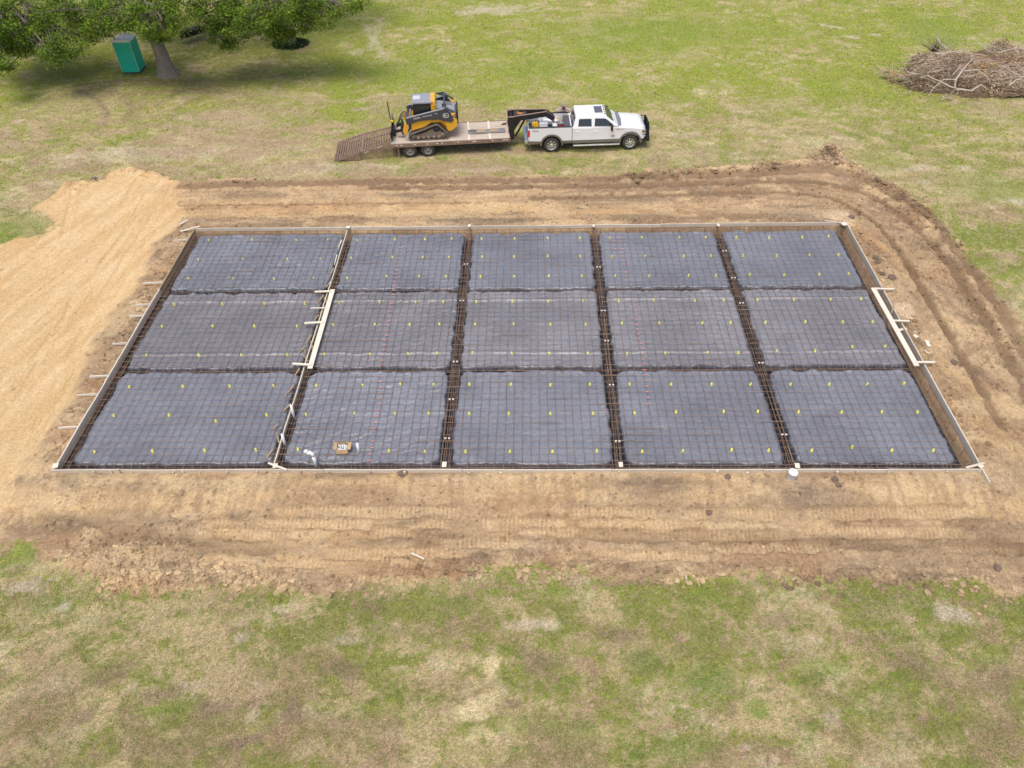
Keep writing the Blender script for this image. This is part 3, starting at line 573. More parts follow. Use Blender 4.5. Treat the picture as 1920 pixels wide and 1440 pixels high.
for k, (xc, sp_) in enumerate([(-8.05, ()), (-2.25, (.09, .22, .36, .80, .62)), (3.7, (.08, .27, .44, .57, .78)), (9.5, (.10, .35, .60, .72, .86))]):
    cage((xc, .12, 0), (xc, SY-.12, 0), 'rusty rebar cage down the %s interior trench running away from the camera' % names[k], 4, .20, sp_)
for k, yc in enumerate((5.16, 10.25)):
    cage((-SX+.1, yc, 0), (SX-.1, yc, 0), 'rusty rebar cage along the %s crosswise trench between pad rows' % ('nearer', 'farther')[k], 2, .10, top=-.22)
cage((-SX+.1, .2, 0), (SX-.1, .2, 0), 'rusty rebar cage just inside the near form boards', 2, .2)
cage((-SX+.1, SY-.25, 0), (SX-.1, SY-.25, 0), 'rusty rebar cage just inside the far form boards', 2, .24)
cage((-SX+.22, .12, 0), (-SX+.22, SY-.1, 0), 'rusty rebar cage just inside the left form boards', 4, .26)
cage((SX-.32, .12, 0), (SX-.32, SY-.1, 0), 'rusty rebar cage just inside the right form boards', 4, .34)
# ---- red paint marks on the bars
redp = mat('red_marking_paint', (.66, .24, .18), .7, var=.25, vscale=20)
def dash(px, py, L=.17):
    p = px2w(px, py, BZ+.03); y = yl[np.argmin(abs(yl-p.y))]+random.uniform(-.01, .01); L *= random.uniform(.6, 1.25)
    x = p.x; MB().add([(x-L/2, y-.004, BZ+.031), (x-L*.1, y-.026, BZ+.031), (x+L/2, y-.008, BZ+.031), (x+L*.35, y+.02, BZ+.031), (x-L*.3, y+.016, BZ+.031)], [(0, 1, 2, 3, 4)]).build('paint_mark', redp, mesh_root)
LL = [(893/6+540, 870), (930/6+540, 858), (925/6+540, 846), (950/6+540, 833), (960/6+540, 822), (985/6+540, 808), (980/6+540, 798), (990/6+540, 786), (1000/6+540, 775), (1020/6+540, 764), (1030/6+540, 753), (1035/6+540, 742), (1040/6+540, 732), (1042/6+540, 722), (1042/6+540, 711), (1042/6+540, 702), (714, 690), (717, 682), (717, 674), (718, 666), (720, 655), (720, 648), (721, 640), (724, 631), (725, 622), (727, 614), (728, 605), (729, 597), (731, 589), (732, 581), (733, 573), (735, 565), (737, 554), (738, 545), (739, 534), (740, 526), (741, 518), (743, 511), (744, 504), (745, 497), (746, 489), (747, 482), (750, 475), (750, 468), (751, 461), (752, 442)]
for p in LL: dash(*p)
RR = [(1164, 446), (1165, 455), (1166, 464), (1152, 438), (1158, 443), (1155, 451), (1167, 470), (1153, 456), (1154, 465), (1168, 480), (1169, 487), (1170, 495), (1173, 509), (1174, 517), (1175, 526), (1183, 533), (1190, 563), (1191, 572), (1192, 581), (1192, 590), (1193, 598), (1193, 606), (1194, 617), (1197, 625), (1198, 635), (1202, 644), (1204, 652), (1205, 663), (1206, 671), (1207, 683), (1208, 692), (1209, 700), (1211, 711), (1212, 721), (1213, 732), (1214, 742), (1215, 753)]
for p in RR: dash(*p, .17)

# ================================================================ YELLOW REBAR CHAIRS
yel = mat('yellow_plastic', (.80, .76, .10), .4, spec=.5, var=.06)
CH = {(0, 2): [(392,451),(473,449),(556,451),(615,450),(372,487),(456,486),(539,486),(601,486),(354,523),(438,523),(514,523),(588,522)],
(1, 2): [(670,451),(741,448),(797,448),(847,447),(659,484),(736,482),(793,482),(842,482),(651,521),(725,518),(786,518),(836,518)],
(2, 2): [(903,447),(965,447),(1027,446),(1087,446),(904,481),(964,481),(1027,480),(1088,480),(901,518),(964,518),(1029,517),(1091,517)],
(3, 2): [(1143,446),(1203,445),(1274,445),(1323,445),(1147,481),(1209,480),(1282,480),(1333,479),(1153,517),(1217,517),(1291,516),(1342,516)],
(4, 2): [(1380,445),(1442,445),(1504,444),(1554,442),(1393,479),(1456,479),(1517,478),(1572,477),(1406,515),(1470,515),(1536,514),(1591,513)],
(0, 1): [(327,571),(417,570),(496,569),(571,569),(304,612),(399,611),(477,611),(557,611),(276,666),(373,665),(453,665),(539,665)],
(1, 1): [(636,567),(712,566),(780,566),(831,565),(625,609),(703,608),(768,608),(824,607),(608,664),(694,664),(765,663),(820,662)],
(2, 1): [(893,566),(961,565),(1028,565),(1093,564),(891,607),(963,607),(1032,608),(1098,608),(886,661),(960,662),(1030,662),(1102,662)],
(3, 1): [(1160,564),(1226,563),(1303,564),(1357,563),(1166,606),(1236,606),(1317,605),(1370,604),(1176,663),(1247,662),(1327,661),(1384,661)],
(4, 1): [(1420,562),(1488,562),(1557,561),(1614,560),(1435,604),(1510,603),(1580,603),(1636,603),(1456,658),(1528,658),(1598,650),(1659,649)],
(0, 0): [(243,725),(343,724),(431,724),(513,723),(214,779),(317,778),(405,789),(500,777),(178,847),(286,845),(384,844),(480,843)],
(1, 0): [(593,722),(680,722),(751,720),(813,721),(574,777),(665,775),(741,775),(804,775),(559,842),(651,832),(730,845),(797,847)],
(2, 0): [(880,720),(958,720),(1032,721),(1106,720),(880,775),(954,775),(1032,775),(1112,775),(873,846),(956,846),(1036,846),(1119,845)],
(3, 0): [(1180,720),(1258,720),(1334,720),(1407,720),(1190,774),(1267,772),(1357,771),(1421,771),(1204,846),(1280,845),(1372,843),(1441,844)],
(4, 0): [(1482,720),(1555,720),(1626,720),(1695,718),(1497,772),(1578,772),(1653,772),(1720,772),(1522,844),(1597,838),(1672,844),(1750,844)]}
def chair_proto():
    m = MB(); m.lathe([(.046, 0), (.054, .006), (.054, .014), (.043, .018), (.036, .080)], n=12)
    for k in range(0):
        a = k*math.pi/2+.4; c_, s_ = math.cos(a), math.sin(a); m.bar((c_*.046, s_*.046, .01), (c_*.034, s_*.034, .085), .030, .010, up=(c_, s_, 0))
    m.lathe([(.030, .078), (.042, .082), (.044, .094), (.036, .104), (.016, .108)], n=12)
    for k in range(2):
        a = k*math.pi+.4; m.box((math.cos(a)*.03, math.sin(a)*.03, .115), (.018, .022, .024), (0, 0, a))
    return m.build('rebar_chair', yel)
proto = chair_proto(); first = True
rown = ['near', 'middle', 'rear']; coln = ['far left', 'left', 'centre', 'right', 'far right']; lin = ['back', 'middle', 'front']; pos = ['first', 'second', 'third', 'fourth']
for (c, r), pts in CH.items():
    for i, (px, py) in enumerate(pts):
        o = proto if first else proto.copy()
        if not first: COL.objects.link(o)
        first = False
        p = px2w(px, py+1, PZ+.05); o.location = (p.x, p.y, PZ+.026); o.scale = (.86, .86, .92); o.rotation_euler = (random.uniform(-.06, .06), random.uniform(-.06, .06), random.uniform(0, 3))
        cn = coln[c]
        tag(o, 'yellow chair %s from left, %s line, %s pad, %s row' % (pos[i % 4], lin[i//4], cn, rown[r]), 'rebar chair', 'yellow rebar chairs standing on the plastic')

# ================================================================ TIMBER FORMS
woods = [mat('weathered_timber', (.66, .58, .47), .85, var=.18, vscale=3, col2=(.50, .43, .33), stretch=(1, 6, 6)),
         mat('pale_timber', (.68, .62, .52), .8, col2=(.56, .49, .38), vscale=3, stretch=(1, 6, 6)),
         mat('brown_timber', (.30, .22, .13), .85, col2=(.42, .33, .20), vscale=3, stretch=(1, 6, 6)),
         mat('bright_timber', (.76, .69, .58), .75, col2=(.66, .57, .44), vscale=4, stretch=(1, 6, 6))]
def board(name, p0, p1, w, h, m, label, cat, group=None, tilt=0, jit=0):
    p0, p1 = Vector(p0), Vector(p1); c = (p0+p1)/2; d = p1-p0; L = d.length
    mb = MB(); n_ = max(2, int(L/.6)); vs = []
    for i in range(n_+1):
        t = i/n_; xx = -L/2+t*L; wv = math.sin(t*7+c.x)*jit
        for a, b_ in ((-w/2, -h/2), (w/2, -h/2), (w/2, h/2), (-w/2, h/2)): vs.append((xx, a+wv, b_+wv*.5))
    fs = [(0, 3, 2, 1), tuple(n_*4+k for k in range(4))]
    for i in range(n_):
        for k in range(4): fs.append((i*4+k, i*4+(k+1) % 4, (i+1)*4+(k+1) % 4, (i+1)*4+k))
    mb.add(vs, fs); o = mb.build(name, m, bevel=.004, seg=1); o.location = c
    o.rotation_euler = (tilt, -math.atan2(d.z, math.hypot(d.x, d.y)), math.atan2(d.y, d.x))
    return tag(o, label, cat, group)
ords = ['first', 'second', 'third', 'fourth', 'fifth', 'sixth', 'seventh', 'eighth']
def run(p0, p1, cuts, side, mats):
    p0, p1 = Vector(p0), Vector(p1)
    for i in range(len(cuts)-1):
        a = p0.lerp(p1, cuts[i]+.0002); b_ = p0.lerp(p1, cuts[i+1]-.0002); z = -.145+random.uniform(-.012, .012)
        a.z = z; b_.z = z+random.uniform(-.006, .006)
        board('form_board', a, b_, .042, .29, woods[mats[i]], '%s form board from the %s along the %s edge of the slab' % (ords[i], 'left' if side in ('near', 'far') else 'camera end', side), 'form board', 'timber form boards around the slab', jit=.006)
run((-SX-.12, .0, 0), (SX+.03, .0, 0), [0, .14, .30, .45, .61, .77, .90, 1], 'near', [0, 0, 1, 1, 0, 1, 0])
run((-SX, SY, 0), (SX+.03, SY, 0), [0, .10, .235, .40, .56, .72, .88, 1], 'far', [0, 1, 1, 0, 1, 0, 0])
run((-SX, .03, 0), (-SX, SY-.03, 0), [0, .22, .36, .68, 1], 'left', [3, 3, 3, 2])
run((SX, -.55, 0), (SX, SY-.03, 0), [.0, .05, .37, .70, .72, 1], 'right', [1, 1, 0, 1, 0])
# stakes outside the near boards
def stake(name, x, y, z0, z1, w, m, label, lean=(0, 0)):
    mb = MB(); h = z1-z0
    mb.add([(-w/2, -w*.4, .08), (w/2, -w*.4, .08), (w/2, w*.4, .08), (-w/2, w*.4, .08), (-w/2+lean[0]*h, -w*.4+lean[1]*h, h), (w/2+lean[0]*h, -w*.4+lean[1]*h, h), (w/2+lean[0]*h, w*.4+lean[1]*h, h), (-w/2+lean[0]*h, w*.4+lean[1]*h, h), (0, 0, 0)],
           [(4, 5, 6, 7), (0, 1, 5, 4), (1, 2, 6, 5), (2, 3, 7, 6), (3, 0, 4, 7), (1, 0, 8), (2, 1, 8), (3, 2, 8), (0, 3, 8)])
    o = mb.build(name, m); o.location = (x, y, z0); return o
spx = [180, 210, 222, 248, 322, 345, 374, 423, 480, 500, 523, 562, 617, 694, 757, 881, 940, 986, 1074, 1104, 1163, 1268, 1342, 1404, 1445, 1570, 1608, 1666, 1710, 1779, 1833]
for i, px in enumerate(spx):
    p = px2w(px, 884, -.05); tall = px in (240, 222)
    o = stake('form_stake', p.x, -.055-.02*random.random(), -.55, (.10 if px == 222 else random.uniform(-.06, .03)), random.choice((.045, .05, .085)), woods[random.choice((0, 0, 1, 2))], '', (random.uniform(-.12, .12), random.uniform(-.1, .02)))
    tag(o, 'timber stake number %d from the left against the near form boards' % (i+1), 'stake', 'stakes along the near form boards')
for i, (x0, y0, x1) in enumerate([(325, 453, 350), (269, 533, 303), (254, 574, 281), (244, 595, 270), (212, 647, 239), (169, 708, 203), (145, 743, 180), (111, 804, 146)]):
    z = -.02; a = px2w(x0, y0, z-.08); b_ = px2w(x1, y0, z); b_.x = -SX-.03
    board('kicker_board', (a.x, a.y, -.06), (b_.x, a.y+.02, -.03), .04, .10, woods[3 if i % 2 else 1], 'pale timber kicker propping the left form, %s from the back' % ords[i], 'kicker', 'kickers propping the left form boards')
    o = stake('kicker_stake', a.x+.05, a.y+.05, -.55, .02, .04, woods[random.choice((0, 2))], ''); tag(o, 'small timber stake behind the %s left kicker from the back' % ords[i], 'stake', 'stakes holding the left kickers')
for i, (px, py) in enumerate([(332, 470), (305, 505), (283, 545), (268, 610), (215, 668), (190, 725)]):
    p = gp(px, py); o = stake('form_stake', -SX-.055, p.y, -.55, -.02, .05, woods[random.choice((0, 2))], '', (-.1, 0)); tag(o, 'short timber stake against the left form, %s from the back' % ords[i], 'stake', 'stakes against the left form boards')
# divider board down the first trench, with raking props
dv0 = px2w(513, 870, .02); dv1 = px2w(651, 431, .02)
cuts = [0, .25, .52, .78, 1]
for i in range(4):
    a = dv0.lerp(dv1, cuts[i]+.001); b_ = dv0.lerp(dv1, cuts[i+1]-.001); a.z = b_.z = -.045
    board('divider_board', a, b_, .04, .13, woods[1], 'thin pale divider board down the leftmost interior trench, %s from the camera' % ords[i], 'board', 'divider boards down the left trench', jit=.008)
for i, (x0, y0, x1, y1, mi) in enumerate([(498, 862, 512, 842, 2), (512, 806, 522, 795, 2), (519, 812, 524, 832, 2), (530, 773, 545, 757, 2), (537, 741, 551, 722, 2), (553, 705, 562, 690, 2), (562, 662, 573, 648, 2), (571, 668, 577, 678, 2), (574, 645, 584, 628, 2), (583, 640, 587, 655, 2), (590, 600, 598, 590, 2), (594, 571, 607, 553, 2), (605, 572, 610, 590, 2), (607, 556, 612, 566, 2), (611, 540, 622, 525, 2), (617, 520, 626, 503, 2), (627, 497, 632, 478, 0), (633, 468, 641, 450, 1)]):
    a = px2w(x0, y0, -.14); b_ = px2w(x1, y1, .02)
    board('raking_prop', a, b_, .05, .05, woods[mi], 'brown timber prop number %d along the left interior divider, counted from the camera' % (i+1), 'prop', 'props bracing the divider board')
# ladder shaped step forms
def ladder(name, a, b_, crosses, label, w=.19, legs=()):
    root = empty(name, a, 0, label, 'step form'); A = Vector(a); d = Vector(b_)-A
    def pb(nm, p, q, w_, h_, m): MB().bar(Vector(p)-A, Vector(q)-A, w_, h_).build(nm, m, root, bevel=.004, seg=1)
    pb('plank', A.lerp(Vector(b_), 0), Vector(b_), w, .04, woods[3])
    for (p, q, ww) in crosses: pb('cross_piece', p, q, ww, .045, woods[3])
    for (p, q) in legs: pb('peg', p, q, .04, .04, woods[2])
    return root
def P(px, py, z): return px2w(px, py, z)
ladder('step_form', P(624, 543, .10), P(581, 691, .10), [(P(590, 547, .13), P(620, 546, .145), .09), (P(583, 578, .13), P(612, 577, .145), .05), (P(571, 606, .13), P(606, 604, .145), .10), (P(548, 682, .13), P(583, 684, .145), .10)],
       'pale plank step form with four cross pieces over the left interior trench', .2, [(P(592, 547, .15), P(593, 556, -.15)), (P(577, 601, .18), P(575, 613, -.12)), (P(547, 675, .22), P(551, 690, -.14)), (P(604, 580, .1), P(607, 591, -.15)), (P(584, 650, .12), P(586, 659, -.15)), (P(570, 655, .12), P(575, 668, -.15))])
ladder('step_form', P(1637, 540, .05), P(1719, 686, .05), [(P(1640, 541, .075), P(1676, 542, .075), .08), (P(1673, 601, .075), P(1706, 602, .075), .08), (P(1714, 679, .075), P(1753, 679, .075), .09)],
       'long pale plank held by three cross pieces along the right form board', .20, [(P(1676, 572, .12), P(1671, 588, -.1)), (P(1706, 598, .1), P(1709, 604, -.3)), (P(1703, 617, .05), P(1699, 628, -.2))])
# corner and trench end pieces
for i, (x, y, z, s, rz, lab) in enumerate([(104, 873, .03, (.24, .26, .025), .2, 'square plywood piece on the near left form corner'), (833, 871, .03, (.20, .28, .03), 0, 'small pale block on the near form at the second interior trench'), (1164, 871, .03, (.18, .26, .03), 0, 'small pale block on the near form at the third interior trench'), (1495, 873, .03, (.20, .26, .03), -.1, 'small pale block on the near form beside the white bucket'), (653, 426, .02, (.22, .24, .03), -.3, 'small block on the far form at the end of the divider board'), (880, 423, .02, (.16, .26, .03), 0, 'small white block on the far form at the second interior trench'), (1113, 423, .02, (.14, .24, .03), 0, 'small white block on the far form at the third interior trench'), (1347, 422, .02, (.15, .26, .03), .1, 'small white block on the far form at the rightmost interior trench'), (1583, 420, .02, (.3, .3, .03), .4, 'small plywood piece on the far right form corner'), (1838, 873, .03, (.22, .22, .025), .6, 'small plywood piece on the near right form corner'), (516, 873, .03, (.20, .24, .025), .1, 'pale plywood gusset where the divider meets the near form')]):
    p = px2w(x, y, z); o = MB().box((0, 0, 0), (s[0]*.78, s[1]*.8, s[2])).build('wood_block', woods[3], bevel=.004, seg=1); o.location = (p.x, p.y, z); o.rotation_euler = (0, 0, rz); tag(o, lab, 'block')
for (x0, y0, x1, y1, z0, z1, w, m, lab) in [(503, 868, 538, 881, .06, .07, .07, 3, 'thin pale batten laid across the near form at the divider'), (338, 434, 374, 424, .04, .05, .09, 3, 'batten nailed across the far left form corner'), (1811, 877, 1846, 868, .03, .05, .08, 0, 'grey batten laid across the near right form corner'), (337, 421, 352, 412, -.05, -.04, .09, 1, 'loose batten on the soil beyond the far left form corner'), (1546, 413, 1590, 420, -.02, .02, .05, 0, 'thin batten leaning on the far right form corner'), (771, 1037, 795, 1048, -.42, -.42, .05, 3, 'loose pale stick lying on the graded earth'), (1285, 1073, 1287, 1086, -.45, -.40, .04, 1, 'short pale stick standing at the lower edge of the soil'), (1680, 620, 1700, 616, -.1, -.1, .12, 1, 'loose board lying on the soil right of the form')]:
    board('batten', P(x0, y0, z0), P(x1, y1, z1), w, .03, woods[m], lab, 'batten')
for i, (px, py, sx, sy, lab) in enumerate([(1739, 646, .16, .34, 'white offcut lying right of the form, longer one'), (1740, 661, .24, .18, 'white square offcut lying right of the form'), (1716, 632, .16, .18, 'small white scrap right of the form'), (258, 585, .14, .24, 'white scrap between the left kickers')]):
    p = gp(px, py); o = MB().box((0, 0, .02), (sx, sy, .04)).build('timber_offcut', woods[3], bevel=.004, seg=1); o.location = (p.x, p.y, p.z+.03); o.rotation_euler = (.05, .1, .35*i); tag(o, lab, 'offcut')

# ================================================================ PIPES, BUCKET, BOX
white = mat('white_plastic', (.82, .82, .80), .35, var=.04)
def pipe(pts, r, lab, cap=False):
    A = Vector(pts[0]); m = MB().tube([Vector(p)-A for p in pts], r, 14)
    o = m.build('plastic_pipe', white); o.location = A; tag(o, lab, 'pipe')
    return o
z0 = PZ
for (bx, by, h, r, lab) in [(552, 784, .66, .04, 'white vertical pipe stub leaning on the divider, farther one'), (535, 836, .60, .04, 'white vertical pipe stub beside the divider, nearer one'), (673, 850, .50, .038, 'white vertical pipe stub right of the cardboard box')]:
    p = px2w(bx, by, z0); pipe([(p.x, p.y, z0-.06), (p.x+.01, p.y, z0+h*.5), (p.x+.02, p.y, z0+h)], r*1.2, lab)
p = px2w(592, 875, -.1); 
o = pipe([(p.x, p.y+.06, -.3), (p.x, p.y+.06, .16), (p.x, p.y+.06, .40)], .06, 'white pipe with an elbow rising beside the near form')
MB().tube([(0, 0, .68), (-.01, 0, .78), (-.08, .01, .83), (-.17, .02, .83), (-.20, .02, .86)], [.062, .064, .064, .066, .06], 14).build('elbow', white, o)
MB().tube([(-.20, .02, .86), (-.23, .02, .93)], .066, 14).build('elbow_cap', white, o)
# bucket
p = gp(1483, 899)
bk = empty('bucket', (p.x, p.y+.05, -.20), 0, 'white five gallon bucket standing against the near form', 'bucket')
m = MB().lathe([(.125, 0), (.13, .01), (.152, .36), (.158, .365), (.158, .39), (.15, .40), (.145, .39), (.142, .30), (.12, .02)], n=28); o = m.build('pail', white, bk)
MB().lathe([(.149, .36), (.152, .372), (.05, .376), (.001, .377)], n=28, close=False).build('lid', mat('grey_white_lid', (.74, .74, .73), .5, var=.1), bk)
MB().tube([(.155*math.cos(a), -.02-.155*math.sin(a)*.9, .33-.13*math.sin(a)) for a in np.linspace(0, math.pi, 14)], .004, 5).build('handle', mat('wire', (.4, .4, .4), .4, .8), bk)
MB().add([(.138*math.cos(a)*(1+.0), .138*math.sin(a), .13) for a in np.linspace(-2.2, -1.2, 8)]+[(.152*math.cos(a), .152*math.sin(a), .26) for a in np.linspace(-2.2, -1.2, 8)], [(i, i+1, i+9, i+8) for i in range(7)]).build('paper_label', mat('label_grey', (.55, .60, .62), .7, var=.2, vscale=30), bk)
bk.rotation_euler = (0, .06, 0)
# cardboard box
p = px2w(643, 853, PZ); cb = empty('cardboard_box', (p.x, p.y+.14, PZ+.03), .05, 'open cardboard box of white clips standing on the plastic', 'box')
card = mat('cardboard', (.50, .34, .18), .85, var=.12, vscale=5); w2, d2, h2, t2 = .20, .17, .26, .012
m = MB(); m.box((0, 0, t2/2), (2*w2, 2*d2, t2)); m.box((0, -d2, h2/2), (2*w2, t2, h2)); m.box((0, d2, h2/2), (2*w2, t2, h2)); m.box((-w2, 0, h2/2+.001), (t2, 2*d2-t2, h2)); m.box((w2, 0, h2/2+.001), (t2, 2*d2-t2, h2)); m.build('carton', card, cb)
for nm, c, s, r_ in [('flap', (0, d2+.05, h2+.06), (2*w2, .006, .15), (.7, 0, 0)), ('flap', (-w2-.04, 0, h2+.03), (.13, 2*d2, .006), (0, .5, 0)), ('flap', (w2+.045, 0, h2+.01), (.12, 2*d2, .006), (0, .0, 0)), ('flap', (0, -d2-.03, h2-.07), (2*w2, .006, .14), (-.25, 0, 0))]:
    MB().box(c, s, r_).build(nm, card, cb)
mm = MB()
for k in range(60): mm.box((random.uniform(-.16, .16), random.uniform(-.13, .13), h2-.05+random.uniform(-.02, .02)), (.05, .03, .03), (random.random()*3, random.random()*3, random.random()*3))
tag(mm.build('packed_clips', mat('translucent_clips', (.68, .70, .68), .5), cb), kind='stuff')
# black hoses looping over the plastic
hose = mat('black_hose', (.03, .03, .035), .5)
for pts, lab in [([(552, 785), (560, 797), (575, 812), (592, 824), (600, 827)], 'thin black tube curling from the farther white pipe stub'), ([(535, 838), (548, 850), (565, 860), (582, 868)], 'thin black tube running from the nearer white pipe stub')]:
    q = [px2w(*a, PZ+.05) for a in smooth_line(pts, 5)]; A = q[0]; o = MB().tube([v-A for v in q], .008, 6).build('black_tube', hose); o.location = A; tag(o, lab, 'tube')
# dark plastic rag and dark lumps by the near form
dk = mat('dark_clay', (.17, .12, .085), .9, var=.3, vscale=12, bump=.6)
for i, (px, py, r, lab) in enumerate([(755, 887, .17, 'crumpled grey plastic scrap below the near form'), (1565, 900, .12, 'dark clay lump right of the bucket, larger one'), (1573, 911, .10, 'dark clay lump right of the bucket, smaller one'), (1364, 895, .10, 'dark clay lump below the near form left of the bucket'), (1330, 960, .10, 'dark clay lump on the graded earth below the form'), (1642, 484, .13, 'dark clay lump right of the far right form, upper one'), (1645, 492, .16, 'dark clay lump right of the far right form, lower one'), (1654, 515, .11, 'small dark lump right of the far right form'), (1672, 520, .17, 'dark clay lump touching the spill of sand, right of the form'), (1596, 409, .14, 'dark clay lump behind the far right form corner'), (176, 336, .16, 'dark broken lump beyond the tan soil mound'), (1870, 1066, .11, 'dark clay lump at the lower right of the soil'), (1788, 680, .13, 'dark clay lump lying right of the step form')]):
    p = gp(px, py); bm = bmesh.new(); bmesh.ops.create_icosphere(bm, subdivisions=3, radius=1)
    for v in bm.verts:
        q = v.co*3; k = float(fbm(np.array([q.x+i*7]), np.array([q.y+q.z*1.3]), 3, 7)[0]); v.co *= r*(.55+.9*k); v.co.z *= .6
    me = bpy.data.meshes.new('clay_lump'); bm.to_mesh(me); bm.free(); me.materials.append(dk); nm = 'plastic_scrap' if i == 0 else 'clay_lump'
    o = bpy.data.objects.new(nm, me); COL.objects.link(o); o.location = (p.x, p.y, float(Z[gsample(np.array([p.x]), np.array([p.y]))][0])+r*.2); o.rotation_euler = (0, 0, i); tag(o, lab, 'lump')

# ================================================================ VEHICLES
wpaint = mat('white_paint', (.80, .80, .79), .28, spec=.5, coat=.6)
wpaint2 = mat('silver_grey_paint', (.33, .34, .36), .35, .3, coat=.3)
taupe = mat('taupe_trim', (.16, .14, .105), .5, var=.06)
blk = mat('black_trim', (.022, .022, .025), .5)
rubber = mat('tyre_rubber', (.045, .042, .04), .85, var=.2, vscale=6)
chrome = mat('bright_metal', (.72, .71, .69), .25, .85)
alloy = mat('alloy', (.62, .61, .58), .32, .7)
glass = mat('dark_glass', (.018, .022, .022), .06, spec=.9)
wglass = mat('windscreen_glass', (.02, .06, .035), .08, spec=.9)
redl = mat('red_lens', (.55, .015, .02), .2, coat=.5); amber = mat('amber_lens', (.65, .28, .03), .25); clear = mat('lamp_glass', (.7, .7, .7), .12, .4)
liner = mat('dark_liner', (.035, .035, .038), .8)
darkgrey = mat('charcoal_paint', (.050, .056, .066), .42, coat=.2, var=.08)
lightgrey = mat('dusty_grey_panel', (.27, .28, .31), .55, var=.12, vscale=5)
jdyel = mat('machine_yellow', (.74, .39, .025), .45, coat=.3, var=.06, vscale=3)
blackm = mat('black_steel', (.018, .017, .018), .5, 0, .4, var=.3, vscale=3)
rustm = mat('worn_brown_steel', (.17, .105, .07), .75, 0, col2=(.30, .21, .155), vscale=4)
def text(s, size, m, parent, loc, rot, name='lettering', ext=.002, sx=1):
    cu = bpy.data.curves.new(name, 'FONT'); cu.body = s; cu.size = size; cu.extrude = ext; cu.align_x = 'LEFT'; cu.resolution_u = 3
    t = bpy.data.objects.new(name, cu); COL.objects.link(t); bpy.context.view_layer.update()
    me = bpy.data.meshes.new_from_object(t.evaluated_get(bpy.context.evaluated_depsgraph_get())); bpy.data.objects.remove(t); me.materials.clear(); me.materials.append(m)
    o = bpy.data.objects.new(name, me); COL.objects.link(o); o.parent = parent; o.location = loc; o.rotation_euler = rot; o.scale = (sx, 1, 1); return o
def arc(cx, cz, r, a0, a1, n=14): return [(cx+r*math.cos(a0+(a1-a0)*i/n), cz+r*math.sin(a0+(a1-a0)*i/n)) for i in range(n+1)]
def wheel(root, x, y, r, w, side, rimr, style, rimmat, name='wheel'):
    # side -1: outer face towards -y
    e = bpy.data.objects.new(name, None); COL.objects.link(e); e.parent = root; e.location = (x, y, r)
    h = w/2
    MB().lathe([(rimr*.98, -h*.8), (rimr*1.06, -h), (r*.93, -h), (r*.985, -h*.72), (r, -h*.4), (r, h*.4), (r*.985, h*.72), (r*.93, h), (rimr*1.06, h), (rimr*.98, h*.8)], 'y', n=40, close=False).build('tyre', rubber, e)
    for s_ in (-1, 1):   # tread blocks
        pass
    yo = side*h
    prof = [(rimr*1.02, yo*.96), (rimr*.94, yo*.86), (rimr*.90, yo*.45), (.001, yo*.40)]
    rim = MB().lathe(prof, 'y', n=36, close=False).build('rim', blk if style == 'alloy' else rimmat, e)
    if style == 'alloy':
        m = MB(); m.lathe([(rimr*1.02, yo*.97), (rimr*.90, yo*.93), (rimr*.86, yo*.6)], 'y', n=36, close=False)
        for k in range(8):
            a = k*math.pi/4+.2; c_, s_ = math.cos(a), math.sin(a)
            p0 = (c_*rimr*.22, yo*.80, s_*rimr*.22); p1 = (c_*rimr*.93, yo*.88, s_*rimr*.93)
            m.bar(p0, p1, rimr*.26, .03, up=(0, 1, 0))
        m.lathe([(rimr*.34, yo*.70), (rimr*.32, yo*.92), (rimr*.22, yo*1.0), (.001, yo*1.02)], 'y', n=20, close=False)
        m.build('spokes', rimmat, e)
    else:
        m = MB(); m.lathe([(rimr*.42, yo*.42), (rimr*.40, yo*.75), (rimr*.28, yo*.98), (.001, yo*1.0)], 'y', n=18, close=False); m.build('hub', rimmat, e)
        m = MB()
        for k in range(6):
            a = k*math.pi/3; m.lathe([(rimr*.11, yo*.455), (.001, yo*.46)], 'y', (math.cos(a)*rimr*.66, 0, math.sin(a)*rimr*.66), 10, close=False)
        m.build('rim_holes', blk, e)
    return e

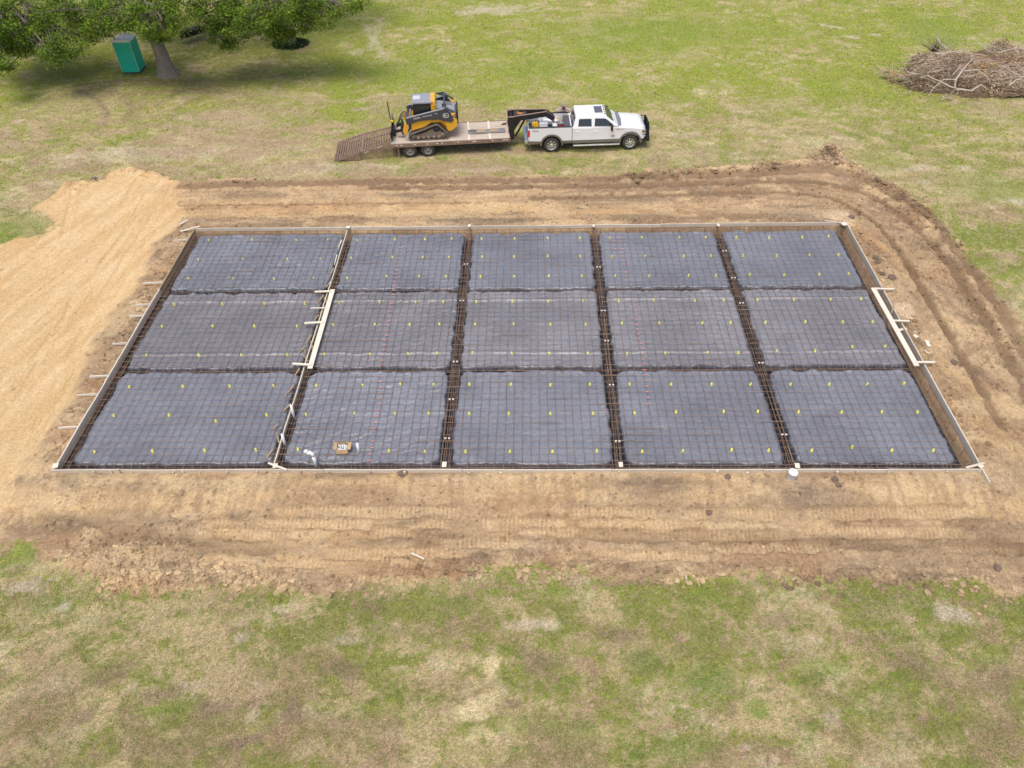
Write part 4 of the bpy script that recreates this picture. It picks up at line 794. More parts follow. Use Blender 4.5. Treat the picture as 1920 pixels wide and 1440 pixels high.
# ---------------------------------------------------------------- pickup
TR0 = Vector((1.84, 23.62, -.5)); th = math.atan2(.21, 4.34); nrm = Vector((-math.sin(th), math.cos(th), 0))
truck = empty('pickup_truck', TR0+nrm*1.0, th, 'white crew cab pickup with a black grille guard, hitched to the flatbed trailer', 'pickup truck')
def sym(fn):
    for s in (-1, 1): fn(s)
WB = 4.38
def side_panels(s):
    bed = [(-1.26, .66), (-.52, .62)]+arc(0, .44, .54, math.pi-.33, .33)+[(.56, .62), (1.12, .62), (1.12, 1.43), (-1.30, 1.43), (-1.31, 1.0)]
    m = MB(); m.prism(bed, s*.86, s*.985); m.build('bed_side', wpaint, truck, bevel=.02)
    fr = [(1.15, .60), (3.84, .60)]+arc(WB, .44, .55, math.pi-.30, .30)+[(4.95, .62), (5.17, .66), (5.24, .9), (5.20, 1.12), (5.02, 1.20), (4.5, 1.27), (3.55, 1.34), (1.15, 1.39)]
    m = MB(); m.prism(fr, s*.80, s*.975); m.build('cab_side', wpaint, truck, bevel=.025)
    for nm, x0, x1 in (('rear_door', 1.24, 2.26), ('front_door', 2.29, 3.40)):
        pl = [(x0, .68), (x1, .68), (x1+(0 if nm == 'rear_door' else .04), 1.355), (x0, 1.375)]
        d = MB().prism(pl, s*.974, s*.990).build(nm, wpaint, truck, bevel=.006)
        MB().box((x0+.16, s*1.0, 1.16), (.18, .03, .035)).build('handle', wpaint, d, bevel=.008)
    # cladding and flares
    m = MB(); m.prism([(1.16, .50), (3.80, .50), (3.82, .68), (1.16, .68)], s*.94, s*.994); m.prism([(.60, .52), (1.12, .52), (1.12, .68), (.57, .68)], s*.94, s*.998); m.prism([(-1.30, .52), (-.66, .52), (-.62, .68), (-1.31, .72)], s*.94, s*.998); m.build('lower_cladding', taupe, truck, bevel=.01)
    for cx in (0, WB):
        o = arc(cx, .44, .64, -.05, math.pi+.05, 18); i = arc(cx, .44, .545, -.05, math.pi+.05, 18)[::-1]
        MB().prism(o+i, s*.95, s*1.035).build('wheel_flare', taupe, truck, bevel=.012)
        i2 = arc(cx, .44, .57, 0, math.pi, 14); MB().prism(i2, s*.60, s*.64).build('wheel_well', liner, truck)
    m = MB(); m.bar((1.18, s*1.12, .44), (3.78, s*1.12, .44), .15, .07); m.build('running_board', chrome, truck, bevel=.02)
    m = MB(); [m.bar((xx, s*1.08, .45), (xx, s*.9, .58), .06, .05) for xx in (1.45, 2.45, 3.5)]; m.build('board_bracket', blk, truck)
    MB().box((-1.265, s*.955, 1.14), (.13, .10, .38)).build('tail_light', redl, truck, bevel=.03)
    MB().box((-1.255, s*.962, 1.36), (.12, .09, .05)).build('tail_light_lens', clear, truck, bevel=.01)
    h = MB().prism([(4.98, .98), (5.20, .94), (5.24, 1.08), (5.16, 1.19), (4.98, 1.18)], s*.66, s*.985).build('headlight', clear, truck, bevel=.02)
    MB().box((5.05, s*.982, 1.07), (.10, .03, .14)).build('turn_signal', amber, h, bevel=.01)
    mr = MB().box((3.28, s*1.20, 1.46), (.12, .20, .30)).build('mirror', blk, truck, bevel=.03)
    MB().bar((3.30, s*.94, 1.40), (3.29, s*1.15, 1.42), .05, .05).build('mirror_arm', blk, mr)
    MB().box((3.30, s*1.20, 1.285), (.11, .17, .07)).build('mirror_reflection', redl, mr, bevel=.01)  # red reflection at the mirror, put in as a solid red block
    # glass in the greenhouse
    def pt(x, z, off=.006):
        t = (z-1.37)/(1.93-1.37); y = .945+(.755-.945)*t; return (x, s*(y+off), z)
    def pane(nm, poly, mm):
        m = MB(); k = len(poly); a = [pt(*p, off=.008) for p in poly]; b_ = [pt(*p, off=-.02) for p in poly]
        m.add(a+b_, [tuple(range(k)), tuple(range(2*k-1, k-1, -1))]+[(i, i+k, (i+1) % k+k, (i+1) % k) for i in range(k)]); return m.build(nm, mm, truck)
    pane('rear_side_window', [(1.46, 1.44), (2.20, 1.43), (2.19, 1.80), (1.55, 1.81), (1.50, 1.78)], glass)
    pane('front_side_window', [(2.36, 1.43), (3.42, 1.41), (3.36, 1.50), (3.05, 1.74), (2.90, 1.80), (2.38, 1.81)], glass)
sym(side_panels)
# cab shell
def frust(mb, b_, t_):
    (x0, x1, y, z), (X0, X1, YY, ZZ) = b_, t_
    mb.add([(x0, -y, z), (x1, -y, z), (x1, y, z), (x0, y, z), (X0, -YY, ZZ), (X1, -YY, ZZ), (X1, YY, ZZ), (X0, YY, ZZ)], [(3, 2, 1, 0), (4, 5, 6, 7), (0, 1, 5, 4), (1, 2, 6, 5), (2, 3, 7, 6), (3, 0, 4, 7)])
m = MB(); frust(m, (1.18, 3.72, .945, 1.37), (1.34, 2.96, .755, 1.93)); cabo = m.build('cab_roof', wpaint, truck, bevel=.05, seg=3, smooth=False)
m = MB(); frust(m, (1.42, 2.90, .72, 1.925), (1.50, 2.80, .60, 1.965)); m.build('roof_crown', wpaint, truck, bevel=.015)
MB().box((2.62, 0, 1.955), (.44, .86, .03)).build('sunroof', mat('sunroof_glass', (.10, .10, .115), .2, spec=.7), truck, bevel=.008)
for k in range(5): MB().box((2.94, (k-2)*.24, 1.945), (.10, .05, .035)).build('roof_lamp', amber if k % 2 else blk, truck, bevel=.01)
# windscreen
def quadslab(nm, P4, off, mm):
    P4 = [Vector(p) for p in P4]; nv = (P4[1]-P4[0]).cross(P4[3]-P4[0]).normalized()
    if nv.z < 0 and abs(nv.z) > .1: nv = -nv
    m = MB(); k = len(P4); m.add([p+nv*off for p in P4]+[p-nv*.03 for p in P4], [tuple(range(k)), tuple(range(2*k-1, k-1, -1))]+[(i, i+k, (i+1) % k+k, (i+1) % k) for i in range(k)]); return m.build(nm, mm, truck)
quadslab('windscreen', [(3.64, -.84, 1.415), (3.64, .84, 1.415), (3.03, .70, 1.875), (3.03, -.70, 1.875)], .008, wglass)
MB().add([(1.20, -.76, 1.46), (1.20, .76, 1.46), (1.305, .66, 1.83), (1.305, -.66, 1.83), (1.26, -.76, 1.46), (1.26, .76, 1.46), (1.36, .66, 1.83), (1.36, -.66, 1.83)], [(0, 1, 2, 3), (7, 6, 5, 4), (0, 4, 5, 1), (1, 5, 6, 2), (2, 6, 7, 3), (3, 7, 4, 0)]).build('rear_window', glass, truck)
m = MB(); m.bar((3.62, -.25, 1.43), (3.35, -.55, 1.66), .02, .012); m.bar((3.62, .45, 1.43), (3.33, .15, 1.67), .02, .012); m.build('wiper', blk, truck)
# hood
vs = []; st = [(3.52, 1.375, .86), (3.9, 1.375, .88), (4.4, 1.345, .88), (4.85, 1.29, .86), (5.08, 1.225, .82), (5.19, 1.12, .78)]
yy = [-1, -.86, -.62, -.3, 0, .3, .62, .86, 1]; cr = [-.10, -.015, .018, .012, .025, .012, .018, -.015, -.10]
for x, z, hw in st:
    for a, c_ in zip(yy, cr): vs.append((x, a*hw, z+c_))
    for a in (1, -1): vs.append((x, a*hw*.98, .75))
K = 11; fs = [(i*K+j, i*K+(j+1) % K, (i+1)*K+(j+1) % K, (i+1)*K+j) for i in range(len(st)-1) for j in range(K)]+[tuple(range(K))[::-1], tuple((len(st)-1)*K+j for j in range(K))]
MB().add(vs, fs, True).build('hood', wpaint, truck)
m = MB(); m.add([(3.50, -.84, 1.398), (3.86, -.80, 1.404), (3.92, 0, 1.412), (3.86, .80, 1.404), (3.50, .84, 1.398), (3.50, -.84, 1.36), (3.86, -.80, 1.36), (3.92, 0, 1.36), (3.86, .80, 1.36), (3.50, .84, 1.36)], [(0, 1, 2, 3, 4), (9, 8, 7, 6, 5), (0, 5, 6, 1), (1, 6, 7, 2), (2, 7, 8, 3), (3, 8, 9, 4), (4, 9, 5, 0)]); m.build('cowl', mat('grey_cowl', (.17, .18, .22), .5), truck)
# front end
MB().box((5.20, 0, 1.0), (.06, 1.30, .34)).build('grille', chrome, truck, bevel=.02)
m = MB(); [m.box((5.235, 0, .90+k*.10), (.03, 1.14, .05)) for k in range(3)]; m.build('grille_bars', blk, truck)
m = MB(); m.box((5.30, 0, .62), (.34, 1.98, .30)); m.build('front_bumper', blackm, truck, bevel=.05)
gg_ = MB()
for s in (-1, 1):
    gg_.prism([(5.36, .50), (5.50, .50), (5.52, 1.05), (5.42, 1.36), (5.30, 1.36), (5.36, 1.0)], s*.42-.02, s*.42+.02)
    gg_.tube([(5.46, s*.44, 1.22), (5.40, s*.80, 1.16), (5.20, s*1.02, 1.10), (5.05, s*1.03, 1.08)], .022, 8)
    gg_.tube([(5.46, s*.44, .86), (5.42, s*.80, .86), (5.22, s*1.03, .88), (5.05, s*1.035, .92)], .022, 8)
    gg_.tube([(5.46, s*.44, 1.04), (5.42, s*.78, 1.02), (5.24, s*1.02, 1.0)], .016, 8)
    gg_.tube([(5.40, s*.82, 1.16), (5.43, s*.82, .70)], .02, 8); gg_.tube([(5.22, s*1.01, 1.10), (5.24, s*1.01, .66)], .02, 8)
gg_.tube([(5.38, -.44, 1.35), (5.40, 0, 1.37), (5.38, .44, 1.35)], .03, 8)
gg_.build('grille_guard', blackm, truck)
m = MB()
for k in range(7): m.bar((5.47, -.40, .58+k*.105), (5.47, .40, .58+k*.105), .012, .03)
for k in range(13): m.bar((5.475, -.36+k*.06, .54), (5.475, -.36+k*.06, 1.26), .010, .010, up=(1, 0, 0))
m.build('guard_mesh', blackm, truck)
# bed
MB().box((-.08, 0, .88), (2.40, 1.74, .06)).build('bed_floor', liner, truck)
MB().box((1.09, 0, 1.15), (.06, 1.74, .56)).build('bed_front', wpaint, truck, bevel=.01)
MB().box((-1.27, 0, 1.07), (.08, 1.74, .72)).build('tailgate', wpaint2, truck, bevel=.02)
sym(lambda s: MB().box((-.08, s*.92, 1.445), (2.38, .13, .03)).build('rail_cap', liner, truck, bevel=.008))
sym(lambda s: MB().box((0, s*.72, 1.02), (1.0, .28, .26)).build('inner_wheel_arch', wpaint, truck, bevel=.06))
MB().box((-1.40, 0, .62), (.20, 1.90, .20)).build('rear_bumper', chrome, truck, bevel=.03)
MB().box((1.9, 0, .56), (6.2, 1.10, .22)).build('chassis', blk, truck)
MB().box((2.5, 0, .80), (2.6, 1.58, .44)).build('cab_floor', blk, truck)
MB().tube([(-1.0, -.72, .50), (-1.28, -.86, .46)], .05, 10).build('exhaust_tip', chrome, truck)
for (x, y) in ((0, -.87), (0, .87), (WB, -.87), (WB, .87)): wheel(truck, x, y, .43, .29, -1 if y < 0 else 1, .265, 'alloy', alloy)
sym(lambda s: text('FX4', .15, blk, truck, (-1.06 if s < 0 else -.72, s*.988, 1.23), (R(90), 0, 0 if s < 0 else R(180)), 'bed_decal', sx=1.35))
sym(lambda s: text('SUPER DUTY', .075, blk, truck, (3.56 if s < 0 else 4.2, s*.978, 1.20), (R(90), 0, 0 if s < 0 else R(180)), 'fender_badge', sx=1.1))
m = MB(); m.prism([(3.28, .86), (3.36, .90), (3.46, .90), (3.52, .86), (3.46, .82), (3.36, .82)], -.996, -.989); m.build('door_badge', wpaint2, truck)
bpy.context.view_layer.update()
def onbed(name, lab, cat, x, y, z=.91, rz=0):
    p = truck.matrix_world @ Vector((x, y, z)); return empty(name, p, th+rz, lab, cat)
# cargo
t = onbed('fuel_jug', 'yellow fuel jug standing in the truck bed by the tailgate', 'jug', -.86, -.12); ym = mat('jug_yellow', (.72, .42, .03), .45)
MB().prism([(-.19, 0), (.19, 0), (.19, .40), (.06, .54), (-.04, .54), (-.19, .42)], -.11, .11).build('can', ym, t, bevel=.03)
MB().lathe([(.045, .53), (.045, .58), (.02, .59)], c=(.01, 0, 0), n=14).build('cap', blk, t); MB().tube([(.08, 0, .43), (.13, 0, .44), (.15, 0, .36)], .018, 8).build('grip', ym, t)
t = onbed('crate', 'black crate in the corner of the truck bed beside the yellow jug', 'crate', -1.10, -.30); MB().box((0, 0, .14), (.26, .34, .26), taper=1.06).build('tub', blk, t, bevel=.02); MB().box((0, 0, .285), (.30, .38, .03)).build('rim', liner, t, bevel=.01)
def pail(x, y, lab, r=.145, h=.38):
    t = onbed('bucket', lab, 'bucket', x, y); MB().lathe([(r*.86, 0), (r, h-.05), (r*1.05, h-.045), (r*1.05, h)], n=24).build('pail', white, t); MB().lathe([(r*1.06, h-.02), (r*1.07, h+.01), (r*.9, h+.015), (.001, h+.015)], n=24, close=False).build('lid', white, t)
    MB().tube([(r*1.06*math.cos(a), r*1.06*math.sin(a), h-.06+.02*math.sin(a)) for a in np.linspace(0, math.pi, 10)], .005, 5).build('handle', chrome, t)
pail(-.55, .52, 'white bucket in the truck bed behind the yellow jug'); pail(.26, .30, 'white bucket in the truck bed beside the gooseneck post')
for i, (x, y, h, lab) in enumerate([(-.40, -.18, .40, 'large white plastic bin in the truck bed right of the yellow jug'), (.22, -.40, .36, 'narrow white bin in the truck bed right of the gooseneck post')]):
    t = onbed('storage_bin', lab, 'bin', x, y+.18); MB().box((0, 0, h/2), (.44 if i == 0 else .22, .36, h), taper=1.04).build('tub', white, t, bevel=.02); MB().box((0, 0, h+.012), (.47 if i == 0 else .25, .40, .03)).build('lid', mat('bin_lid', (.6, .62, .62), .5), t, bevel=.01)
t = onbed('wash_basin', 'low white basin by the near rail of the truck bed', 'basin', -.64, -.52); MB().lathe([(.15, 0), (.19, .22), (.21, .225), (.19, .24), (.12, .26), (.001, .265)], n=24, close=False).build('bowl', white, t)
MB().box((0, 0, .01), (.2, .2, .02)).build('foot', white, t, bevel=.005)
t = onbed('cooler', 'red drink cooler with a grey lid in the truck bed', 'cooler', .55, -.06); MB().box((0, 0, .17), (.44, .30, .34), taper=1.05).build('chest', mat('cooler_red', (.62, .03, .04), .4), t, bevel=.03)
MB().box((0, 0, .375), (.48, .34, .08)).build('lid', mat('cooler_lid', (.16, .18, .19), .5), t, bevel=.03); MB().tube([(.24, -.12, .28), (.29, -.12, .42), (.29, .12, .42), (.24, .12, .28)], .014, 8).build('handle', white, t); MB().lathe([(.03, .415), (.03, .43), (.001, .43)], c=(.02, -.04, 0), n=12, close=False).build('lid_plug', white, t)
t = onbed('toolbox', 'wide dark grey toolbox at the front of the truck bed', 'toolbox', .90, 0); MB().box((0, 0, .22), (.34, 1.30, .44)).build('chest', lightgrey if 0 else mat('toolbox_grey', (.06, .06, .068), .6), t, bevel=.02); MB().box((0, 0, .46), (.36, 1.34, .05)).build('lid', mat('toolbox_lid', (.085, .08, .09), .6, var=.1), t, bevel=.015); MB().box((-.185, 0, .38), (.02, .12, .06)).build('latch', chrome, t)
t = onbed('plywood_scrap', 'tan plywood scrap lying across the far side of the truck bed', 'plywood', .45, .55, .93, .1); MB().box((0, 0, .26), (.34, .34, .02), (.15, .05, 0)).build('sheet', woods[2], t); MB().box((0, .05, .12), (.24, .24, .24)).build('block', woods[3], t, bevel=.01)

# ---------------------------------------------------------------- gooseneck trailer
TA = Vector((-.45, 23.68, -.5)); th2 = math.atan2(.59, 6.59)
trl = empty('flatbed_trailer', TA, th2, 'gooseneck flatbed trailer with brown frame, wood deck and slatted ramp', 'trailer')
DZ, DL, DW = .86, 6.62, 2.30
deckw = [mat('deck_timber', (.44, .36, .28), .85, col2=(.58, .50, .41), vscale=3, stretch=(1, 8, 1))]
m = MB(); nP = 12
for k in range(nP):
    y0 = .06+k*(DW-.12)/nP; m.box((-DL/2+random.uniform(-.004, .004), y0+.09, DZ-.02+random.uniform(-.003, .003)), (DL-.1, (DW-.12)/nP-.016, .04))
m.build('deck', deckw[0], trl)
m = MB(); m.box((-DL/2, .0, DZ-.10), (DL, .05, .20)); m.box((-DL/2, DW, DZ-.10), (DL, .05, .20)); m.box((-.02, DW/2, DZ-.10), (.05, DW, .20)); m.box((-DL/2, DW/2, DZ-.062), (DL-.06, DW-.06, .035)); m.build('frame', rustm, trl)
m = MB(); m.box((-DL/2, .55, DZ-.28), (DL, .12, .24)); m.box((-DL/2, DW-.55, DZ-.28), (DL, .12, .24)); [m.box((-.3-k*.6, DW/2, DZ-.14), (.06, DW-.1, .10)) for k in range(11)]; m.build('main_beam', blackm, trl)
for k, xx in enumerate((-1.12, -2.28)): MB().box((xx, DW/2, DZ+.012), (.10, DW-.02, .02)).build('cross_strap', woods[3], trl)
mk_ = MB(); reflect = mat('reflective_tape', (.85, .83, .78), .4)
for xx in (-.2, -.35, -1.0, -1.95, -2.05, -2.9, -3.8, -4.05, -4.6, -5.3, -6.05, -6.3): MB().box((xx, -.028, DZ-.07), (.10, .006, .035)).build('marker', reflect, trl)
# wheels : tandem
for xx in (-5.62, -4.62):
    for yy_, s in ((.14, -1), (DW-.14, 1)): wheel(trl, xx, yy_, .385, .24, s, .215, 'steel', mat('dusty_steel', (.24, .21, .18), .8, var=.2))
    MB().bar((xx, .2, .385), (xx, DW-.2, .385), .10, .10).build('axle', blk, trl)
MB().bar((-6.25, .10, DZ-.2), (-6.25, .10, .02), .08, .08).build('stand_leg', rustm, trl, bevel=.01); MB().box((-6.25, .10, .02), (.2, .2, .03)).build('stand_foot', rustm, trl)
# dovetail and ramps : slatted
def grate(name, x0, z0_, x1, z1_, y0, y1, ncols, nb, m_):
    mb = MB(); a = Vector((x0, 0, z0_)); b_ = Vector((x1, 0, z1_))
    for k in range(ncols+1):
        y = y0+(y1-y0)*k/ncols; mb.bar(a+Vector((0, y, -.03)), b_+Vector((0, y, -.03)), .05, .07)
    for k in range(nb+1):
        q = a.lerp(b_, k/nb); mb.bar(q+Vector((0, y0, .01)), q+Vector((0, y1, .01)), .07, .07)
    return mb.build(name, m_, trl)
grate('dovetail', -DL-.03, DZ-.02, -DL-1.62, .52, 0, DW, 3, 11, rustm)
grate('ramp', -DL-1.70, .50, -DL-3.22, .06, .0, .60, 1, 11, rustm); grate('ramp', -DL-1.70, .50, -DL-3.22, .06, .68, DW, 3, 11, rustm)
m = MB(); m.add([(-DL-1.62, -.03, .45), (-DL-.02, -.03, DZ-.20), (-DL-.02, -.03, DZ), (-DL-1.62, -.03, .56), (-DL-1.62, .03, .45), (-DL-.02, .03, DZ-.20), (-DL-.02, .03, DZ), (-DL-1.62, .03, .56)], [(0, 1, 2, 3), (7, 6, 5, 4), (0, 4, 5, 1), (1, 5, 6, 2), (2, 6, 7, 3), (3, 7, 4, 0)]); m.build('dovetail_side', rustm, trl)
for k in range(4): MB().box((-DL-.55-k*.14-.5*(k > 1), -.034, .80-k*.055-.17*(k > 1)), (.10, .006, .03), (0, -.22, 0)).build('marker', reflect, trl)
MB().tube([(-DL-1.75, .05, .42), (-DL-1.75, .05, .06), (-DL-1.85, .05, .04), (-DL-2.9, .05, .06)], .035, 8).build('ramp_support', rustm, trl)
MB().box((-DL+.12, DW/2, DZ+.016), (.22, DW-.02, .022)).build('end_plate', mat('end_plate_steel', (.36, .32, .28), .7, var=.2), trl)
# gooseneck
inv2 = Matrix.Rotation(-th2, 4, 'Z') @ Matrix.Translation(-TA)
cpl = inv2 @ Vector((1.96, 24.62, 0)); gy0, gy1 = .70, 1.62
beams = []
for nm, yb, yc in (('near', gy0, cpl.y-.07), ('far', gy1, cpl.y+.07)):
    m = MB()
    m.bar((.12, yb, .48), (.12, yb, 1.74), .14, .30)             # riser
    P_ = [(-.02, yb, 1.60), (.10, yb, 1.62), (cpl.x-.42, yc+(yb-yc)*.25, 1.84), (cpl.x-.02, yc, 1.56)]
    for a, b_ in zip(P_[1:-1], P_[2:]): m.bar(a, b_, .10, .26)
    m.bar((.32, yb, .62), (.85, yb+(yc-yb)*.35, 1.55), .08, .10)
    m.prism([(.2, .85), (.62, 1.52), (.2, 1.52)], yb-.02, yb+.02)
    m.build('neck_beam', blackm, trl)
    m = MB(); m.bar((-.06, yb, 1.755), (.30, yb, 1.77), .15, .012); m.bar((.16, yb, 1.77), tuple(Vector(P_[2])+Vector((0, 0, .14))), .12, .012); m.bar(tuple(Vector(P_[2])+Vector((0, 0, .14))), tuple(Vector(P_[3])+Vector((0, 0, .14))), .12, .012); m.build('beam_flange', rustm, trl)
m = MB(); m.bar((.12, gy0, 1.68), (.12, gy1, 1.68), .10, .10); m.bar((.12, gy0, .62), (.12, gy1, .62), .12, .18); m.bar((.9, gy0+.12, 1.66), (.9, gy1-.12, 1.66), .06, .06); m.bar((.35, gy0, 1.45), (.35, gy1, 1.45), .05, .05); m.bar((.12, gy0, 1.2), (.12, gy1, 1.2), .08, .08); m.build('neck_cross_member', blackm, trl)
m = MB(); m.tube([(cpl.x, cpl.y, 1.68), (cpl.x, cpl.y, 1.02)], .06, 12); m.build('coupler', rustm, trl); MB().tube([(cpl.x+.06, cpl.y-.05, 1.28), (cpl.x+.2, cpl.y-.06, 1.28)], .015, 6).build('coupler_pin', chrome, trl)
text('PJ TRAILERS' if 0 else 'GOOSENECK', .13, mat('faded_tan_decal', (.42, .36, .27), .7), trl, (.95, gy0+.17-.09, 1.67), (R(90), R(-6.5), R(14)), 'neck_decal', sx=.75)
sp_root = empty('spare_wheel', trl.matrix_world @ Vector((.62, (gy0+gy1)/2, 1.52)) if False else (0, 0, 0), 0, 'spare wheel with an orange rim lying between the gooseneck beams', 'wheel')
bpy.context.view_layer.update(); sp_root.location = trl.matrix_world @ Vector((.66, (gy0+gy1)/2+.08, 1.66)); sp_root.rotation_euler = (0, 0, th2)
MB().lathe([(.20, -.09), (.24, -.11), (.35, -.11), (.385, -.06), (.385, .06), (.35, .11), (.24, .11), (.20, .09)], n=36, close=False).build('tyre', rubber, sp_root)
orm = mat('orange_rim', (.52, .22, .05), .6, var=.25, vscale=12); MB().lathe([(.21, .085), (.18, .03), (.10, .04), (.07, .07), (.001, .07)], n=28, close=False).build('rim', orm, sp_root)
m = MB(); [m.lathe([(.022, .042), (.001, .044)], c=(math.cos(k*1.047)*.14, math.sin(k*1.047)*.14, 0), n=8, close=False) for k in range(6)]; m.build('rim_holes', blk, sp_root)
def ondeck(name, lab, cat, x, y, rz=0, z=DZ): 
    return empty(name, trl.matrix_world @ Vector((x, y, z)), th2+rz, lab, cat)
t = ondeck('lifting_plate', 'weathered steel and timber plate strapped flat on the front of the trailer deck', 'plate', -1.28, .92, 0, DZ+.005)
MB().box((0, 0, .04), (2.1, .46, .07)).build('base_plate', mat('weathered_plate', (.20, .20, .20), .7, var=.3, vscale=5), t, bevel=.02)
for k, (xx, w_) in enumerate(((-.28, .48), (.38, .36))): MB().box((xx, 0, .09), (w_, .40, .04)).build('timber_pad', woods[2], t, bevel=.01)
MB().lathe([(.20, .078), (.19, .10), (.001, .10)], c=(-.78, 0, 0), n=20, close=False).build('round_pad', mat('worn_pad', (.12, .12, .125), .7, var=.4, vscale=10), t)
t = ondeck('ratchet_binder', 'small dark red ratchet binder on the front edge of the trailer deck', 'binder', -.22, 1.72, .3, DZ+.005); mrd = mat('dark_red', (.13, .035, .035), .6)
MB().box((0, 0, .05), (.2, .1, .09)).build('body', mrd, t, bevel=.02); MB().tube([(.08, 0, .08), (.2, .03, .12)], .018, 8).build('lever', blk, t); MB().tube([(-.08, 0, .04), (-.16, .02, .02), (-.2, .06, .02)], .016, 6).build('hook', blk, t)

# ---------------------------------------------------------------- tracked loader (local +x = rear of machine)
ldr = empty('track_loader', trl.matrix_world @ Vector((-5.62, .22, DZ)), th2, 'yellow and charcoal tracked loader with a grading blade, parked on the trailer deck', 'loader')
LW = 1.92; ldr.scale = (.98, .97, .90)
steel = mat('dusty_track_steel', (.20, .16, .12), .85, var=.3, vscale=8); trub = mat('dusty_track_rubber', (.15, .128, .108), .9, var=.25, vscale=10)
# track path
def hull(circles, n=64):
    pts = []
    for k in range(n*2):
        a = 2*math.pi*k/(n*2); d = Vector((math.cos(a), math.sin(a))); best = max(circles, key=lambda c: c[0]*d.x+c[1]*d.y+c[2])
        pts.append((best[0]+best[2]*d.x, best[1]+best[2]*d.y))
    out = []
    for i in range(len(pts)):      # densify
        p, q = Vector(pts[i]), Vector(pts[(i+1) % len(pts)]); L = (q-p).length; k = max(1, int(L/.05))
        out += [tuple(p.lerp(q, j/k)) for j in range(k)]
    return out
circ = [(.26, .24, .24), (1.98, .26, .26), (1.60, .72, .26)]; circI = [(a, b_, r-.055) for a, b_, r in circ]
for s, y0 in ((-1, 0), (1, LW-.42)):
    o = hull(circ); i = []
    m = MB(); n_ = len(o); yA, yB = y0, y0+.42
    # band: outer loop and offset inner loop
    cen = Vector((1.15, .42))
    inn = []
    for k in range(n_):
        p = Vector(o[k]); tg = (Vector(o[(k+1) % n_])-Vector(o[k-1])).normalized(); nn = Vector((-tg.y, tg.x)); inn.append(p+nn*.05)
    vs = [(p[0], yA, p[1]) for p in o]+[(p[0], yB, p[1]) for p in o]+[(p.x, yA, p.y) for p in inn]+[(p.x, yB, p.y) for p in inn]; N_ = n_
    fs = []
    for k in range(N_):
        k2 = (k+1) % N_; fs += [(k, k2, N_+k2, N_+k), (2*N_+k, 3*N_+k, 3*N_+k2, 2*N_+k2), (k, 2*N_+k, 2*N_+k2, k2), (N_+k, N_+k2, 3*N_+k2, 3*N_+k)]
    m.add(vs, fs)
    acc = 0
    for k in range(N_):        # lugs
        p = Vector(o[k]); q = Vector(o[(k+1) % N_]); acc += (q-p).length
        if acc > .085:
            acc = 0; d = (q-p).normalized(); m.bar((p.x, yA+.02, p.y), (p.x, yB-.02, p.y), .045, .04, up=(-d.y, 0, d.x))
    tb = m.build('track', trub, ldr)
    m = MB()
    yo = y0+.10 if s < 0 else y0+.32
    m.prism([(.34, .14), (1.92, .14), (1.95, .36), (1.70, .78), (1.5, .78), (.9, .46), (.34, .34)], y0+.10, y0+.32); m.build('track_frame', steel, tb, bevel=.02)
    rm = MB()
    for xx in (.55, .85, 1.15, 1.45, 1.72): rm.lathe([(.11, -.17), (.12, 0), (.11, .17)], 'y', (xx, y0+.21, .165), 14)
    rm.lathe([(.17, -.15), (.18, 0), (.17, .15)], 'y', (.26, y0+.21, .24), 20); rm.lathe([(.19, -.15), (.2, 0), (.19, .15)], 'y', (1.98, y0+.21, .26), 20); rm.build('track_rollers', steel, tb)
    rm = MB(); rm.lathe([(.20, -.14), (.20, .14)], 'y', (1.60, y0+.21, .72), 20); rm.lathe([(.08, -.18), (.08, .18)], 'y', (1.60, y0+.21, .72), 12); [rm.bar((1.60+.10*math.cos(k*1.047), y0+.03, .72+.10*math.sin(k*1.047)), (1.60+.10*math.cos(k*1.047), y0+.07, .72+.10*math.sin(k*1.047)), .05, .05) for k in range(6)]; rm.build('drive_sprocket', liner, tb)
# chassis
m = MB(); m.prism([(.16, .40), (2.0, .34), (2.25, .46), (2.78, .62), (2.76, 1.10), (2.15, 1.14), (.32, 1.14), (.20, .9)], .44, LW-.44); m.build('chassis', jdyel, ldr, bevel=.03)
for s, ya, yb in ((-1, .12, .46), (1, LW-.46, LW-.12)):
    m = MB(); m.prism([(.22, .62), (.95, .82), (1.32, 1.06), (1.42, 1.24), (.34, 1.24), (.24, 1.1)], ya, yb); m.build('side_cover', jdyel, ldr, bevel=.03)
    m = MB(); m.prism([(2.12, .98), (2.24, .52), (2.42, .50), (2.80, .78), (2.80, 1.12), (2.1, 1.16)], ya-.04, yb+.1); m.build('rear_fender', jdyel, ldr, bevel=.03)
    m = MB(); m.prism([(1.30, 1.05), (1.90, 1.05), (2.16, .80), (2.22, 1.18), (1.30, 1.24)], ya+.05, yb); m.build('fender', jdyel, ldr, bevel=.02)
# cab
m = MB(); m.prism([(.40, 1.02), (1.42, 1.02), (1.42, 2.16), (.44, 2.16)], .40, LW-.40); m.build('cab', blk, ldr, bevel=.03)
for s, yq in ((-1, .392), (1, LW-.392)):
    MB().prism([(.56, 1.28), (1.34, 1.28), (1.34, 2.04), (.56, 2.04)], yq-.004, yq+.004).build('cab_side_glass', glass, ldr)
    m = MB(); [m.bar((.56+k*.065, yq-.012*(-s)*-1, 1.28), (.56+k*.065, yq-.012*(-s)*-1, 2.04), .008, .008) for k in range(13)]; [m.bar((.56, yq+s*.012, 1.30+k*.075), (1.34, yq+s*.012, 1.30+k*.075), .008, .008) for k in range(10)]; m.build('cab_side_grille', liner, ldr)
MB().box((.93, LW/2, 2.22), (1.14, 1.26, .13)).build('cab_roof', lightgrey, ldr, bevel=.05)
MB().box((.62, LW/2+.05, 2.292), (.40, .50, .02)).build('roof_hatch', mat('pale_hatch', (.55, .56, .58), .4), ldr, bevel=.008)
